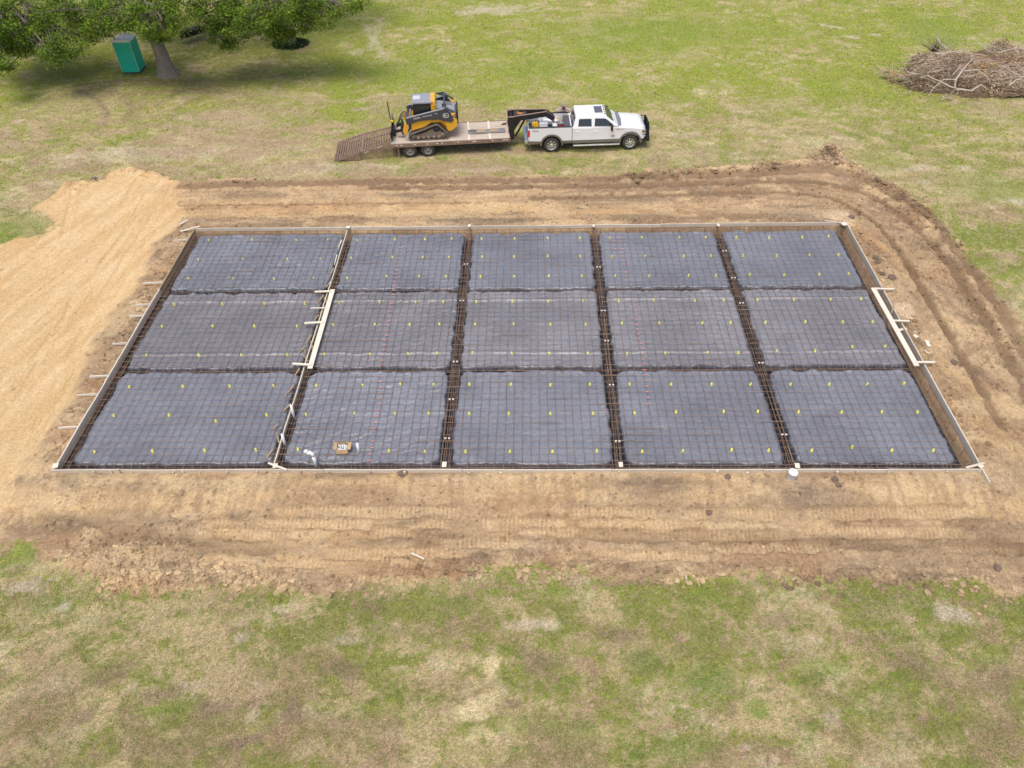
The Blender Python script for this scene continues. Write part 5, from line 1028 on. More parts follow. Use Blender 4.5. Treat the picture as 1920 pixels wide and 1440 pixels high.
m = MB(); m.prism([(.38, 1.15), (.40, 2.1), (.385, 2.1), (.365, 1.15)], .50, LW-.50); m.build('front_door_glass', glass, ldr)
for yq in (.46, LW-.46): MB().box((.40, yq, 2.12), (.07, .12, .07)).build('work_light', clear, ldr, bevel=.01)
for yq in (.46, LW-.46): MB().box((1.54, yq, 1.70), (.28, .16, 1.15)).build('cab_post', jdyel, ldr, bevel=.03)
MB().box((1.52, LW/2, 2.24), (.26, LW-.80, .14)).build('cab_rear_beam', jdyel, ldr, bevel=.03)
MB().box((1.60, .38, 2.02), (.12, .06, .06)).build('beacon', amber, ldr, bevel=.01)
# engine hood
m = MB(); m.prism([(1.66, 1.1), (2.74, 1.1), (2.80, 1.42), (2.70, 1.66), (1.95, 1.84), (1.66, 1.86)], .46, LW-.46); m.build('engine_hood', lightgrey, ldr, bevel=.04)
m = MB(); m.box((2.40, LW/2+.25, 1.74), (.30, .40, .03), (0, .24, 0)); m.build('hood_grille', mat('grille_grey', (.17, .165, .155), .7), ldr)
m = MB(); m.box((2.82, LW/2, 1.25), (.10, LW-.60, .80)); m.build('rear_door', mat('dark_maroon_grey', (.045, .03, .035), .5), ldr, bevel=.03)
MB().lathe([(.05, 1.78), (.11, 1.84), (.12, 1.94), (.07, 2.02), (.001, 2.03)], c=(2.12, .62, 0), n=18, close=False).build('air_cleaner', blk, ldr)
# arms
for s, yq in ((-1, .10), (1, LW-.10)):
    arm = [(-.02, 1.10), (.10, 1.06), (.55, 1.22), (1.20, 1.33), (1.75, 1.30), (2.10, 1.16), (2.48, 1.08), (2.60, 1.20), (2.55, 1.46), (2.32, 1.86), (2.20, 1.95), (-.0, 1.46), (-.06, 1.36)]
    a_ = MB().prism(arm, yq-.07, yq+.07).build('lift_arm', darkgrey, ldr, bevel=.015)
    MB().add([(-.02, yq-.068, 1.472), (2.18, yq-.068, 1.962), (2.18, yq+.068, 1.962), (-.02, yq+.068, 1.472), (-.02, yq-.068, 1.45), (2.18, yq-.068, 1.94), (2.18, yq+.068, 1.94), (-.02, yq+.068, 1.45)], [(0, 1, 2, 3), (7, 6, 5, 4), (0, 4, 5, 1), (1, 5, 6, 2), (2, 6, 7, 3), (3, 7, 4, 0)]).build('arm_top', lightgrey, a_)
    m = MB(); m.prism([(-.04, 1.22), (-.16, 1.12), (-.28, .62), (-.14, .36), (.0, .60), (.06, 1.0)], yq-.06, yq+.06); m.build('lower_link', jdyel if True else blk, ldr, bevel=.015)
    m = MB(); m.prism([(.10, 1.16), (.22, 1.18), (.20, .78), (.02, .52), (-.10, .44), (-.02, .62), (.08, .8)], yq+.065*(-s), yq+.10*(-s)); m.build('arm_gusset', darkgrey, ldr)
    m = MB(); m.tube([(2.42, yq, 1.30), (2.62, yq+.02*s, 1.70), (2.10, yq-.1*s*-1, 2.14)], .05, 8); m.build('rear_link', darkgrey, ldr)
    MB().lathe([(.10, -.09), (.11, 0), (.10, .09)], 'y', (2.60, yq, 1.56), 18).build('pivot', jdyel, ldr)
    # lift cylinder
    MB().tube([(2.2, yq+.16*(-s), 1.0), (1.3, yq+.16*(-s), 1.34)], .05, 10).build('lift_cylinder', blk, ldr)
    if s < 0:
        ang = math.atan2(.49, 2.2)
        wt = mat('decal_white', (.82, .82, .78), .5)
        text('DEERE', .125, wt, a_, (.40, yq-.078, 1.385), (R(90), -ang*.75, 0), 'arm_lettering', sx=1.1)
        text('SMARTGRADE', .105, mat('decal_pale', (.72, .72, .70), .5), a_, (.90, yq-.078, 1.482), (R(90), -ang*.75, 0), 'arm_lettering', sx=.82)
        text('333G', .07, wt, a_, (1.58, yq-.078, 1.64), (R(90), -ang*.75, 0), 'arm_number', sx=1.1)
        c_ = (2.19, 1.53); ring_ = [(c_[0]+.165*math.cos(a)*abs(math.cos(a))**-.35*.82 if 0 else c_[0]+.16*math.copysign(abs(math.cos(a))**.7, math.cos(a)), c_[1]+.14*math.copysign(abs(math.sin(a))**.7, math.sin(a))) for a in np.linspace(0, 2*math.pi, 28, endpoint=False)]
        inn_ = [(c_[0]+(p[0]-c_[0])*.84, c_[1]+(p[1]-c_[1])*.84) for p in ring_]
        m = MB(); k = 28; m.add([(p[0], yq-.078, p[1]) for p in ring_]+[(p[0], yq-.078, p[1]) for p in inn_], [(i, (i+1) % k, k+(i+1) % k, k+i) for i in range(k)])
        deer = [(-.07, .01), (-.09, .06), (-.06, .10), (-.045, .06), (-.03, .02), (.02, .0), (.08, -.045), (.11, -.07), (.07, -.05), (.02, -.035), (-.02, -.04), (-.06, -.06), (-.09, -.05), (-.05, -.03), (-.06, -.01)]
        m.add([(c_[0]+p[0]*1.05, yq-.079, c_[1]+p[1]*1.05) for p in deer], [tuple(range(len(deer)))]); m.build('round_emblem', wt, a_)
m = MB(); m.bar((2.15, .12, 2.16), (2.15, LW-.12, 2.16), .10, .08); m.bar((.02, .16, 1.28), (.02, LW-.16, 1.28), .12, .14); m.build('arm_cross_member', darkgrey, ldr, bevel=.02)
m = MB(); m.bar((1.80, LW-.3, 2.20), (2.35, LW-.1, 1.92), .12, .10); m.bar((1.66, LW-.42, 2.24), (2.1, LW-.2, 2.2), .06, .06); m.build('far_arm_top', darkgrey, ldr)
# quick coupler, hoses and blade
m = MB(); m.box((-.34, LW/2, .52), (.10, 1.10, .48), (0, -.12, 0)); m.bar((-.38, .50, .5), (-.72, .62, .42), .14, .16); m.bar((-.38, LW-.50, .5), (-.72, LW-.62, .42), .14, .16); m.build('quick_coupler', blk, ldr, bevel=.01)
for k in range(5):
    y0 = .55+k*.18; pts = [(-.02, y0, 1.24), (-.20, y0+.05, 1.34+.05*k % .1), (-.42, y0+.08, 1.10), (-.52, y0+.03, .80), (-.66, y0+.1, .56)]
    MB().tube([Vector(a) for a in smooth_line([p for p in pts], 4)] if False else pts, .018, 6).build('hydraulic_hose', blk, ldr)
bl = []
for k in range(9):
    a = -.75+k*1.5/8; bl.append((-.98-.22*math.cos(a)+.20, .42+.40*math.sin(a)/.68*.72))
inb = [(p[0]+.03, p[1]) for p in bl][::-1]
b0 = MB().prism(bl+inb, -.05, LW+.05).build('blade', blackm, ldr)
MB().box((-.99, LW/2, .045), (.03, LW+.1, .10)).build('cutting_edge', steel, b0)
m = MB(); m.box((-.90, LW/2, .42), (.12, 1.3, .12)); m.box((-.86, LW/2, .30), (.20, .5, .4)); [m.bar((-.95, yy_, .12), (-.90, yy_, .72), .05, .08) for yy_ in (.2, .55, LW-.55, LW-.2)]; m.build('blade_frame', blk, b0, bevel=.01)
MB().bar((-.98, LW*.62, .70), (-1.04, LW*.62, 2.05), .045, .045).build('blade_mast', blk, ldr); MB().box((-.93, LW*.60, .82), (.16, .22, .10), (0, .3, 0)).build('mast_clamp', jdyel, ldr, bevel=.02)
MB().prism([(-1.0, .66), (-.90, .66), (-.88, .98), (-.94, 1.02)], LW-.12, LW-.04).build('blade_end_guide', chrome, ldr)
for yq in (.46,): MB().box((.24, yq-.02, 1.62), (.10, .16, .42)).build('mirror', lightgrey, ldr, bevel=.02)

# ================================================================ PORTABLE TOILET
p = px2w(231.5, 139, -.5); thp = R(2.4)
pt_ = empty('portable_toilet', (p.x, p.y, -.5), thp, 'teal green portable toilet with a white roof beside the oak trunk', 'portable toilet')
teal = mat('teal_plastic', (.015, .52, .35), .45, var=.06, vscale=2); teal2 = mat('teal_plastic_pale', (.30, .50, .40), .5); wroof = mat('milky_roof', (.72, .74, .73), .5)
PW, PD, PH = 1.16, 1.16, 2.12
MB().box((PW/2, PD/2, .06), (PW+.06, PD+.06, .12)).build('skid', mat('dark_skid', (.05, .08, .07), .7), pt_, bevel=.02)
def wallp(nm, x0, x1, y0, y1):
    MB().prism([(x0, y0), (x1, y0), (x1, y1), (x0, y1)], .12, PH, 'z').build(nm, teal, pt_, bevel=.01)
wallp('rear_wall', 0, PW, 0, .05); wallp('side_wall', PW-.05, PW, .05, PD-.05); wallp('side_wall', 0, .05, .05, PD-.05)
m = MB(); [m.box((PW/2, -.004, .30+k*.12), (PW-.24, .014, .03)) for k in range(4)]; [m.box((PW/2, -.004, 1.72+k*.07), (PW-.3, .014, .025)) for k in range(3)]; [m.box((.22+k*.24, -.003, 1.1), (.03, .012, 1.1)) for k in range(4)]; m.build('wall_ribs', teal, pt_)
m = MB(); [m.box((PW+.004, .25+k*.22, 1.05), (.012, .03, 1.5)) for k in range(4)]; m.build('wall_ribs', teal, pt_)
d = MB().box((PW/2, PD-.02, 1.1), (.78, .05, 1.85)).build('door', teal, pt_, bevel=.01); MB().box((PW/2+.3, PD+.02, 1.1), (.04, .04, .14)).build('handle', blk, d)
for (x, y) in ((0, 0), (PW, 0), (PW, PD), (0, PD)): MB().box((x, y, PH/2+.06), (.045, .045, PH-.12)).build('corner_trim', teal2, pt_, bevel=.01)
m = MB(); vs = []
for x, z in [(-.05, 2.10), (-.05, 2.16), (.15, 2.24), (.40, 2.30), (.76, 2.30), (1.01, 2.24), (1.21, 2.16), (1.21, 2.10)]: vs.append((x, z))
m.prism(vs, -.05, PD+.05); m.build('roof', wroof, pt_, bevel=.01)
MB().tube([(.16, .16, 2.2), (.16, .16, 2.50)], .05, 12).build('vent_pipe', mat('vent_grey', (.3, .3, .3), .6), pt_)

# ================================================================ BLACK TROUGH ON A STAND
a = px2w(343, 84, -.5); b_ = px2w(384, 72, -.5); dx = (b_-a); L = max(1.5, min(dx.length, 2.1)); an = math.atan2(dx.y, dx.x)
tr_ = empty('feed_trough', (a.x, a.y, -.5), an, 'black trough on a thin metal stand under the oaks', 'trough')
m = MB(); prof = [(-.28, .45), (-.38, .85), (-.42, .88), (.42, .88), (.38, .85), (.28, .45)]
m.prism([(-.40, .88), (-.26, .48), (.26, .48), (.40, .88), (.36, .88), (.24, .52), (-.24, .52), (-.36, .88)], 0, L, 'x'); m.box((.02, 0, .68), (.04, .6, .36)); m.box((L-.02, 0, .68), (.04, .6, .36)); m.build('basin', mat('black_plastic_tub', (.008, .009, .02), .4), tr_)
m = MB()
for xx in (.12, .75*L, L-.1):
    for s in (-.3, .3): m.tube([(xx, s, 0), (xx, s*1.1, .8)], .018, 6)
for s in (-.3, .3): m.tube([(.75*L, s, .15), (L-.1, s, .15)], .015, 6); m.tube([(.12, s*1.1, .8), (L-.1, s*1.1, .8)], .015, 6)
m.build('stand', mat('pale_tube', (.42, .38, .34), .6), tr_)

# ================================================================ TREES
bark = mat('bark', (.23, .195, .155), .95, var=.35, vscale=6, bump=1.0, bscale=9, stretch=(3, 3, .6)); leafm = mat('leaves', (.1, .15, .04), .75, spec=.12, attr=True)
twigm = mat('twig_grey', (.17, .14, .11), .9, var=.2)
def leaves(lobes, per, size, seed, parent, dens=None, dark=(.035, .078, .008), light_green=(.180, .275, .030)):
    g = np.random.default_rng(seed); Vs = []; Cs = []
    for (cx, cy, cz, rx, ry, rz) in lobes:
        vol = (rx*ry*rz)**(2/3.); nc = int(11*vol)+7
        d = g.normal(size=(nc, 3)); d /= np.linalg.norm(d, axis=1)[:, None]; rad = g.uniform(.55, 1.05, nc)**.7
        cc = np.stack([cx+d[:, 0]*rx*rad, cy+d[:, 1]*ry*rad, cz+d[:, 2]*rz*rad], 1); cr = g.uniform(.30, .75, nc)
        n_ = (per*g.uniform(.5, 1.5, nc)).astype(int)
        for c_, r_, k in zip(cc, cr, n_):
            q = g.normal(size=(k, 3)); q /= np.linalg.norm(q, axis=1)[:, None]; q = q*(g.random(k)**.45)[:, None]*r_*np.array([1.15, 1.15, .72]); ctr = c_+q
            nrm_ = g.normal(size=(k, 3))*.7+np.array([0, 0, .9]); nrm_ /= np.linalg.norm(nrm_, axis=1)[:, None]
            u = np.cross(nrm_, g.normal(size=(k, 3))); u /= np.linalg.norm(u, axis=1)[:, None]; v = np.cross(nrm_, u); s = size*g.uniform(.6, 1.5, k)[:, None]
            a_ = ctr-u*s; b2 = ctr+v*s*.45; c2 = ctr+u*s; d2 = ctr-v*s*.45
            Vs.append(np.stack([a_, b2, c2, d2], 1).reshape(-1, 3))
            tone = g.random()*.65+g.random(k)*.5; tone = np.clip(tone, 0, 1)[:, None]; col = np.array(dark)*(1-tone)+np.array(light_green)*tone; col = col*(1+g.uniform(-.12, .12, (k, 3)))  # each leaf takes a random mix of the dark and light greens
            Cs.append(np.repeat(col, 4, 0))
    V = np.concatenate(Vs); Q = np.arange(len(V)).reshape(-1, 4); o = soup('crown', V, Q, leafm, np.concatenate(Cs)); o.parent = parent; return o
def limb(mb, p0, p1, r0, r1, seed, n=9, sag=.6, w=.5):
    g = random.Random(seed); pts = []; rs = []; p0, p1 = Vector(p0), Vector(p1)
    o = [Vector((g.uniform(-w, w), g.uniform(-w, w), g.uniform(-w*.5, w*.5))) for _ in range(4)]
    for i in range(n+1):
        t = i/n; p = p0.lerp(p1, t); f = t*(1-t)*4
        p = p+o[0]*f+o[1]*math.sin(t*6.28)*.5*w+o[2]*math.sin(t*12)*.25*w+Vector((0, 0, sag*f)); pts.append(p); rs.append(r0+(r1-r0)*t**.8)
    mb.tube(pts, rs, 8); return pts
def tree(name, label, base, fork, tr, lobes, extra, seed, per=110, size=.070, group='oaks at the edge of the field', twn=9):
    root = empty(name, base, 0, label, 'tree', group); B = Vector(base); g = random.Random(seed)
    m = MB(); F = Vector(fork)-B
    pts = [Vector((0, 0, -.3)), Vector((0, 0, 0)), Vector((.02, 0, .25)), F*.12+Vector((0, 0, .1)), F*.35+Vector((.1, 0, 0)), F*.7, F]
    ms_ = MB(); n = 18; vs = []
    for i, (p, r) in enumerate(zip(pts, (tr*1.9, tr*1.65, tr*1.28, tr*1.1, tr*.95, tr*.9, tr*.95))):
        for k in range(n):
            a = 2*math.pi*k/n; rr = r*(1+(.16 if i < 3 else .07)*math.sin(a*5+seed)+.05*math.sin(a*9+i)); vs.append((p.x+rr*math.cos(a), p.y+rr*math.sin(a), p.z))
    ms_.add(vs, [(i*n+k, i*n+(k+1) % n, (i+1)*n+(k+1) % n, (i+1)*n+k) for i in range(len(pts)-1) for k in range(n)]+[tuple((len(pts)-1)*n+k for k in range(n))], True); ms_.build('trunk', bark, root)
    bm_ = MB(); tw = MB()
    for i, lb in enumerate(lobes+extra):
        c = Vector(lb[:3])-B; big = i >= len(lobes)
        pp = limb(bm_, F+Vector((0, 0, -.1)), c+Vector((0, 0, -.3*lb[5])), tr*.48, .07, seed*31+i, sag=.7, w=.45)
        for k in range(twn):
            d = Vector((g.gauss(0, 1), g.gauss(0, 1), g.gauss(0, .6))).normalized(); e = c+Vector((d.x*lb[3]*.95, d.y*lb[4]*.95, d.z*lb[5]*.9)); s0 = pp[g.choice((5, 6, 7, 8, 9))]
            q = limb(tw, s0, e, .05, .012, seed*77+i*20+k, n=6, sag=.15, w=.3)
            for _ in range(2):
                s1 = q[g.choice((2, 3, 4))]; limb(tw, s1, s1+Vector((g.gauss(0, .7), g.gauss(0, .7), g.gauss(0, .35))), .022, .006, g.random()*999, n=3, sag=.05, w=.12)
    bm_.build('limbs', bark, root); tag(tw.build('twigs', twigm, root), kind='stuff')
    o = leaves([(l_[0]-B.x, l_[1]-B.y, l_[2]-B.z, *l_[3:]) for l_ in lobes+extra], per, size, seed, root)
    return root
def LB(px, py, z, rx, ry, rz):
    p = px2w(px, py, z); return (p.x, p.y, z, rx, ry, rz)
bA = px2w(316, 141, -.5); fA = (bA.x-.35, bA.y+.2, 3.6)
tree('oak_tree', 'spreading oak whose grey trunk stands right of the portable toilet', (bA.x, bA.y, -.5), fA, .46,
     [LB(150, 22, 3.9, 2.6, 2.4, 1.4), LB(205, 20, 3.7, 1.6, 1.6, 1.1), LB(250, 18, 4.3, 2.6, 2.2, 1.2), LB(226, 36, 3.6, .9, .8, .5), LB(285, 66, 2.9, .9, .8, .5), LB(300, 25, 4.5, 2.4, 2.0, 1.3), LB(312, 48, 3.6, .8, .8, .5), LB(350, 2, 5.1, 1.7, 1.6, .9), LB(180, 60, 2.7, .9, .9, .5)],
     [(-25, 39, 8.5, 4.5, 4, 2.2), (-29, 40.5, 8, 4, 3.6, 2.0), (-21.5, 39.5, 8.3, 3.2, 3.2, 2.0), (-25, 42.5, 8, 4.5, 3.6, 2.2)], 3, per=95)
bC = px2w(30, 60, -.5)
tree('oak_tree', 'oak at the far left whose drooping crown hangs nearest the frame edge', (-38.5, 44, -.5), (-38.0, 42.5, 3.5), .40,
     [LB(55, 25, 3.7, 3.6, 3.2, 1.6), LB(112, 52, 2.7, 2.1, 2.0, 1.1), LB(120, 88, 2.6, 1.1, 1.2, .65), LB(35, 62, 2.7, 2.2, 2.0, .9), LB(78, 78, 2.3, 1.5, 1.4, .8), LB(15, 88, 2.2, 1.2, 1.0, .6), LB(4, 122, 1.9, .8, .8, .45), LB(98, 100, 2.4, .8, .9, .5), LB(0, 30, 3.7, 3, 3, 1.6)],
     [(-38, 42, 8, 6, 5, 2.6), (-42, 44, 7.5, 4.5, 4.5, 2.4)], 8, per=110)
bB = px2w(545, 83, -.5)
tree('oak_tree', 'oak on the right whose trunk stands in dark ivy at the field edge', (bB.x, bB.y, -.5), (bB.x-.3, bB.y+.1, 3.0), .36,
     [LB(420, 22, 3.9, 2.0, 1.9, 1.1), LB(440, 50, 3.1, 1.9, 1.7, .95), LB(418, 70, 2.5, .9, .9, .55), LB(470, 25, 4.1, 2.0, 1.8, 1.1), LB(512, 40, 3.3, 1.5, 1.4, .9), LB(522, 64, 2.3, .85, .9, .5), LB(550, 10, 4.3, 2.0, 1.8, 1.1), LB(600, 15, 3.9, 1.7, 1.7, 1.0), LB(640, 2, 4.5, 1.6, 1.5, .8), LB(402, 18, 3.9, 1.1, 1.1, .8), LB(565, 38, 3.3, 1.0, 1.0, .6)],
     [(-17, 43, 8.5, 5, 4.5, 2.4), (-13.5, 44, 8, 3.4, 3.4, 2.0)], 14, per=110)
# dark ivy ring at its foot
g = np.random.default_rng(44); N = 1500; a = g.uniform(0, 6.28, N); rr = g.uniform(.4, 1.25, N); ctr = np.stack([bB.x+np.cos(a)*rr*1.1, bB.y+np.sin(a)*rr*.9, -.5+g.uniform(0, .32, N)*(1.5-rr)], 1); u = g.normal(size=(N, 3)); u /= np.linalg.norm(u, axis=1)[:, None]; v = np.cross(u, g.normal(size=(N, 3))); v /= np.linalg.norm(v, axis=1)[:, None]
V = np.stack([ctr-u*.08, ctr+v*.05, ctr+u*.08, ctr-v*.05], 1).reshape(-1, 3); tag(soup('ivy', V, np.arange(N*4).reshape(-1, 4), leafm, np.repeat(np.array([(.03, .055, .018)])*g.uniform(.6, 1.6, (N, 1)), 4, 0)), 'dark ivy growing round the foot of the right oak', 'ivy', kind='stuff')

# ================================================================ BRUSH PILE
pc = px2w(1868, 140, -.2)
pile = empty('brush_pile', (pc.x, pc.y, -.5), 0, 'heap of dead branches and brown twigs on the grass at the right edge', 'brush pile')
g = np.random.default_rng(9)
def ph(x, y):      # mound height, local
    e = np.clip(1-(x/6.3)**2-((y+.15*x*0)/2.8)**2+(fbm(x*.9, y*.9, 3, 67)-.5)*1.3*(.35+.65*np.clip((x/6.3)**2+(y/2.8)**2, 0, 1)), 0, 1); return 1.15*e**.6*(.5+1.0*vn(x*.8+3, y*.8, 66))
# core
xs_, ys_ = np.meshgrid(np.linspace(-6.8, 7.2, 110), np.linspace(-2.9, 2.9, 60)); hz = ph(xs_, ys_)*.8+(fbm(xs_*4, ys_*4, 3, 15)-.5)*.35-.22
cc = np.ones(xs_.shape+(3,))*np.array((.20, .14, .085))*(.6+.9*fbm(xs_*3, ys_*3, 3, 17))[..., None]
o = grid_mesh('debris_core', xs_, ys_, hz, clodm, cc); o.parent = pile; tag(o, kind='stuff')
# dead leaves and fine twigs
N = 46000; x = g.uniform(-7, 7.4, N); y = g.uniform(-3, 3, N); h = ph(x, y); ok = (h > .05) | (g.random(N) < .05); x, y, h = x[ok], y[ok], h[ok]; N = len(x)
z = h*(.9+g.random(N)*.35)+g.random(N)*.25; ctr = np.stack([x, y, z], 1); u = g.normal(size=(N, 3))*np.array([1, 1, .6]); u /= np.linalg.norm(u, axis=1)[:, None]; v = np.cross(u, g.normal(size=(N, 3))); v /= np.linalg.norm(v, axis=1)[:, None]
s = g.uniform(.03, .08, N)[:, None]; V = np.stack([ctr-u*s, ctr+v*s*.5, ctr+u*s, ctr-v*s*.5], 1).reshape(-1, 3); pal = np.array([(.50, .34, .16), (.42, .29, .17), (.56, .44, .30), (.34, .25, .16), (.28, .23, .14)]); zone = (vn(x*.9, y*.9, 21)*4.99).astype(int)
o = soup('dead_leaves', V, np.arange(N*4).reshape(-1, 4), leafm, np.repeat(pal[zone]*g.uniform(.6, 1.3, (N, 1)), 4, 0)); o.parent = pile; tag(o, kind='stuff')
def needles(N, L0, L1, w, name, pal, up):
    x = g.uniform(-7, 7.4, N); y = g.uniform(-3, 3, N); h = ph(x, y); ok = h > .08; x, y, h = x[ok], y[ok], h[ok]; N = len(x)
    cz = vn(x*.7, y*.7, 31)*6.28*1.5; L = g.uniform(L0, L1, N); a = cz+g.normal(0, .7, N); el = g.normal(.1, up, N)
    d = np.stack([np.cos(a)*np.cos(el), np.sin(a)*np.cos(el), np.sin(el)], 1); p = np.stack([x, y, h*1.0+g.random(N)*.25], 1); side = np.stack([-np.sin(a), np.cos(a), np.zeros(N)], 1)*w; upv = np.stack([np.zeros(N), np.zeros(N), np.ones(N)], 1)*w
    e = p+d*L[:, None]; mid = (p+e)/2+g.normal(0, .05, (N, 3))
    V = np.stack([p-side, p+side, p+upv*1.5, mid-side*.8, mid+side*.8, mid+upv*1.2, e-side*.3, e+side*.3, e+upv*.5], 1).reshape(-1, 3); b0 = (np.arange(N)*9)[:, None]
    fq = np.array([[0, 1, 4, 3], [1, 2, 5, 4], [2, 0, 3, 5], [3, 4, 7, 6], [4, 5, 8, 7], [5, 3, 6, 8]]); Q = (b0[:, :, None]+fq[None]).reshape(-1, 4)
    c_ = np.array(pal)[g.integers(0, len(pal), N)]*g.uniform(.7, 1.3, (N, 1)); o = soup(name, V, Q, leafm, np.repeat(c_, 9, 0)); o.parent = pile; tag(o, kind='stuff')
needles(7000, .3, 1.0, .007, 'fine_twigs', [(.50, .41, .31), (.38, .29, .21), (.58, .48, .36)], .35)
needles(1100, .8, 2.0, .014, 'twigs', [(.45, .37, .29), (.36, .28, .21), (.55, .47, .38)], .25)
pb_ = mat('bleached_branch', (.52, .45, .37), .85, var=.2, vscale=6)
def pl(px, py, z): return px2w(px, py, z)-Vector(pile.location)
for i, (pts, r) in enumerate([([(1790, 168, .3), (1793, 148, .9), (1806, 130, 1.1), (1826, 107, 1.2)], .06), ([(1790, 168, .3), (1776, 184, -.3), (1764, 186, -.35)], .045), ([(1792, 168, .4), (1822, 169, .4), (1840, 160, .5), (1850, 168, .3)], .05), ([(1793, 150, .9), (1770, 148, .8), (1750, 165, .4), (1740, 180, 0)], .035), ([(1790, 165, .5), (1768, 155, .7), (1740, 143, .7), (1722, 146, .5)], .045), ([(1724, 103, .5), (1736, 110, .7), (1748, 112, .8), (1764, 113, .8)], .09), ([(1752, 102, 1.0), (1778, 99, 1.1), (1805, 95, 1.2)], .055), ([(1684, 130, -.3), (1690, 128, -.1), (1700, 131, 0)], .05), ([(1893, 160, .5), (1905, 150, .7), (1925, 142, .9)], .035), ([(1806, 132, 1.1), (1835, 130, 1.1), (1852, 145, .9), (1858, 157, .6)], .03), ([(1786, 140, .9), (1800, 126, 1.1), (1790, 120, 1.1)], .025), ([(1757, 70, 1.3), (1765, 82, 1.1), (1775, 92, 1.0)], .05), ([(1870, 100, 1.2), (1895, 92, 1.4), (1925, 90, 1.4)], .04), ([(1776, 184, -.35), (1786, 186, -.4), (1797, 172, .1)], .04)]):
    q = [pl(*p_) for p_ in smooth_line(pts, 4)] if 0 else [pl(*p_) for p_ in pts]
    fine = []
    for j in range(len(q)-1):
        for t in (0, .33, .66): fine.append(q[j].lerp(q[j+1], t)+Vector((random.uniform(-.04, .04),)*3))
    fine.append(q[-1]); n_ = len(fine); MB().tube(fine, [r*(1-.65*k/n_) for k in range(n_)], 7).build('branch', pb_, pile)
# fan of dry brush sticking up at the back
mf = MB(); c0 = pl(1752, 98, .6)
for k in range(90):
    a = random.uniform(.1, 2.6); L = random.uniform(.6, 1.5); e = c0+Vector((math.cos(a)*L, random.uniform(-.3, .5), math.sin(a)*L*.75)); mf.tube([c0+Vector((random.uniform(-.2, .2), 0, 0)), c0.lerp(e, .5)+Vector((random.uniform(-.1, .1), 0, .05)), e], [.012, .008, .004], 3)
tag(mf.build('brush_fan', twigm, pile), kind='stuff')

# ================================================================ PERSON leaning on the truck bed
def skin_mesh(name, joints, edges, m, parent=None, sub=2, root=0):
    me = bpy.data.meshes.new(name); me.from_pydata([j[:3] for j in joints], edges, []); o = bpy.data.objects.new(name, me); COL.objects.link(o)
    sk = o.modifiers.new('s', 'SKIN'); sb = o.modifiers.new('u', 'SUBSURF'); sb.levels = sb.render_levels = sub
    for i, j in enumerate(joints):
        me.skin_vertices[0].data[i].radius = (j[3], j[4] if len(j) > 4 else j[3]); me.skin_vertices[0].data[i].use_root = (i == root)
    bpy.context.view_layer.update(); dg = bpy.context.evaluated_depsgraph_get(); nm = bpy.data.meshes.new_from_object(o.evaluated_get(dg)); bpy.data.objects.remove(o)
    nm.materials.clear(); nm.materials.append(m); nm.polygons.foreach_set('use_smooth', [True]*len(nm.polygons)); o = bpy.data.objects.new(name, nm); COL.objects.link(o)
    if parent: o.parent = parent
    return o
pp = truck.matrix_world @ Vector((.80, 1.27, 0)); skinm = mat('skin', (.42, .24, .17), .55); bodym = mat('skin_and_clothes', (.3, .3, .3), .8, attr=True)
person = empty('person', (pp.x, pp.y, -.48), th, 'person in grey hoodie and cap leaning on the truck bed rail holding a phone', 'person')
J = []; E_ = []
def j(x, y, z, r, r2=None, par=None):
    J.append((x, y, z, r, r2 or r)); k = len(J)-1
    if par is not None: E_.append((par, k))
    return k
pel = j(0, .02, .98, .155, .125)
w1 = j(0, -.02, 1.14, .145, .11, pel); ch = j(0, -.08, 1.32, .175, .125, w1); nk0 = j(0, -.12, 1.50, .10, .09, ch); nk = j(0, -.15, 1.57, .055, .06, nk0); hd0 = j(0, -.19, 1.62, .075, .085, nk); hd = j(0, -.21, 1.70, .082, .10, hd0); hd1 = j(0, -.20, 1.77, .060, .075, hd)
for s in (-1, 1):
    sh = j(s*.20, -.12, 1.47, .078, None, nk0); el = j(s*.38, -.28, 1.43, .056, None, sh); wr = j(s*.12, -.42, 1.50, .032, .028, el); pm = j(s*.055, -.45, 1.545, .038, .020, wr)
    for f, (dx_, L_) in enumerate(((-.030, .062), (-.010, .074), (.010, .070), (.028, .055))):
        a1 = j(s*.055-s*.035, -.45+dx_, 1.555, .009, None, pm); a2 = j(s*.055-s*(.035+L_*.5), -.45+dx_, 1.562, .0085, None, a1); j(s*.055-s*(.035+L_*.75), -.45+dx_, 1.545, .007, None, a2)
    t1 = j(s*.065, -.41, 1.575, .011, None, pm); j(s*.035, -.405, 1.590, .009, None, t1)
    hp = j(s*.10, .03, .90, .10, None, pel); kn = j(s*.12, -.02, .50, .065, None, hp); an_ = j(s*.12, .08, .10, .048, None, kn); he = j(s*.12, .05, .05, .048, None, an_); j(s*.13, -.12, .04, .040, .03, he)
b_o = skin_mesh('body', J, E_, bodym, person)
me = b_o.data; co = np.array([v.co[:] for v in me.vertices]); cl_ = np.tile(np.array((.40, .34, .31)), (len(co), 1))
cl_[co[:, 2] < .98] = (.06, .075, .11); cl_[co[:, 2] < .12] = (.10, .07, .05); hand = (np.abs(co[:, 0]) < .135) & (co[:, 1] < -.38) & (co[:, 2] > 1.48); cl_[hand] = (.42, .25, .18); cl_[(co[:, 2] > 1.555) & (co[:, 1] > -.36)] = (.40, .24, .17)
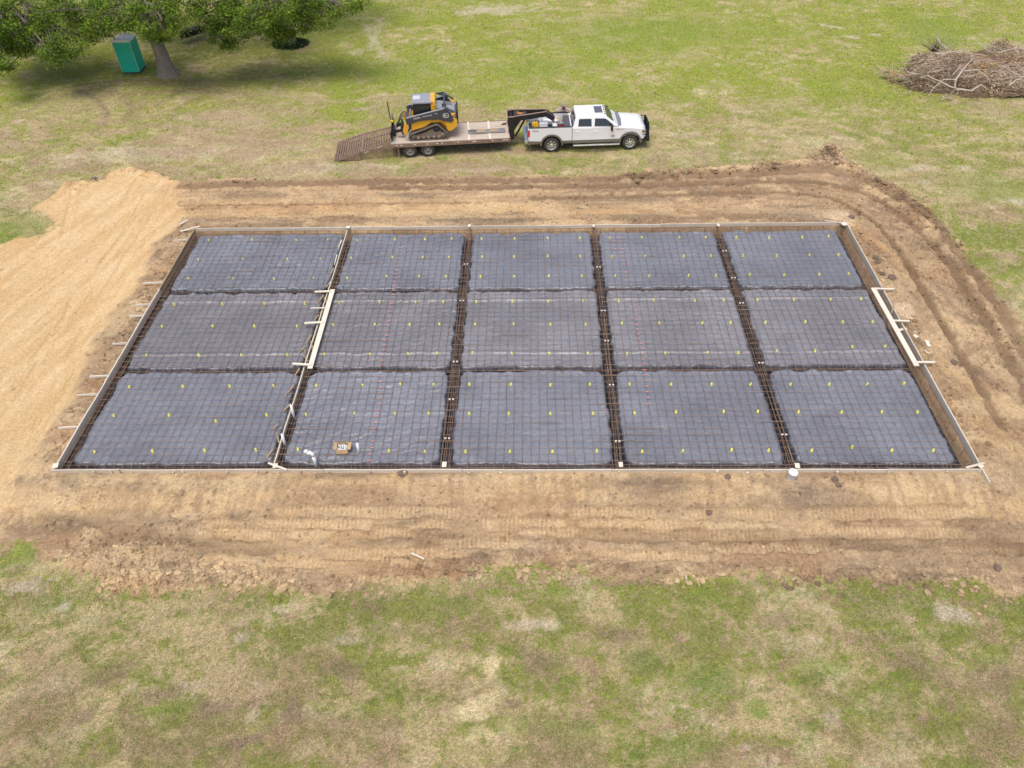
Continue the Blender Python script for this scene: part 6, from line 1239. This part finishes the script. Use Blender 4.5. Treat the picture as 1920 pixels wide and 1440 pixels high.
a_ = me.color_attributes.new('Col', 'FLOAT_COLOR', 'POINT'); cc4 = np.ones((len(co), 4), np.float32); cc4[:, :3] = cl_; a_.data.foreach_set('color', cc4.ravel())
m = MB(); m.lathe([(.088, 1.735), (.094, 1.76), (.085, 1.80), (.055, 1.83), (.001, 1.84)], c=(0, -.205, 0), n=20, close=False); vs = [(math.sin(t)*.085, -.205-.07-math.cos(t)*.10, 1.735-.01*math.cos(t)) for t in np.linspace(-1.3, 1.3, 9)]+[(math.sin(t)*.08, -.205-math.cos(t)*.06, 1.745) for t in np.linspace(-1.3, 1.3, 9)]
m.add(vs, [(i, i+1, i+10, i+9) for i in range(8)]); m.build('cap', mat('grey_cap', (.30, .29, .29), .8), person)
m = MB(); m.prism([(-.30, 1.685), (-.335, 1.655), (-.30, 1.65)], -.012, .012, 'x'); [m.lathe([(.016, -.012), (.018, 0), (.012, .012)], 'x', (s*.086, -.20, 1.68), 10) for s in (-1, 1)]; m.build('nose_and_ears', skinm, person, bevel=.003)
m = MB(); [m.box((s*.032, -.292, 1.70), (.022, .01, .010)) for s in (-1, 1)]; m.build('eyes', blk, person); MB().box((0, -.288, 1.632), (.045, .012, .009)).build('mouth', mat('lips', (.26, .09, .08), .6), person)
m = MB(); m.add([(math.sin(t)*r_, -.14-math.cos(t)*r_*.8, z_) for z_, r_ in ((1.50, .12), (1.56, .10), (1.57, .075)) for t in np.linspace(0, 2*math.pi, 16, endpoint=False)], [(r0*16+k, r0*16+(k+1) % 16, (r0+1)*16+(k+1) % 16, (r0+1)*16+k) for r0 in range(2) for k in range(16)], True); m.build('hood_collar', mat('maroon_collar', (.12, .035, .04), .8), person)
bpy.context.view_layer.update(); person.scale = (1.05, 1.05, 1.05); bpy.context.view_layer.update(); q = person.matrix_world @ Vector((0, -.44, 1.575)); o = MB().box((0, 0, 0), (.15, .075, .009), (.35, 0, 0)).build('phone', mat('phone_black', (.01, .01, .012), .15), bevel=.003); o.location = q; o.rotation_euler = (0, 0, th); tag(o, 'black phone held in both hands above the truck bed rail', 'phone')
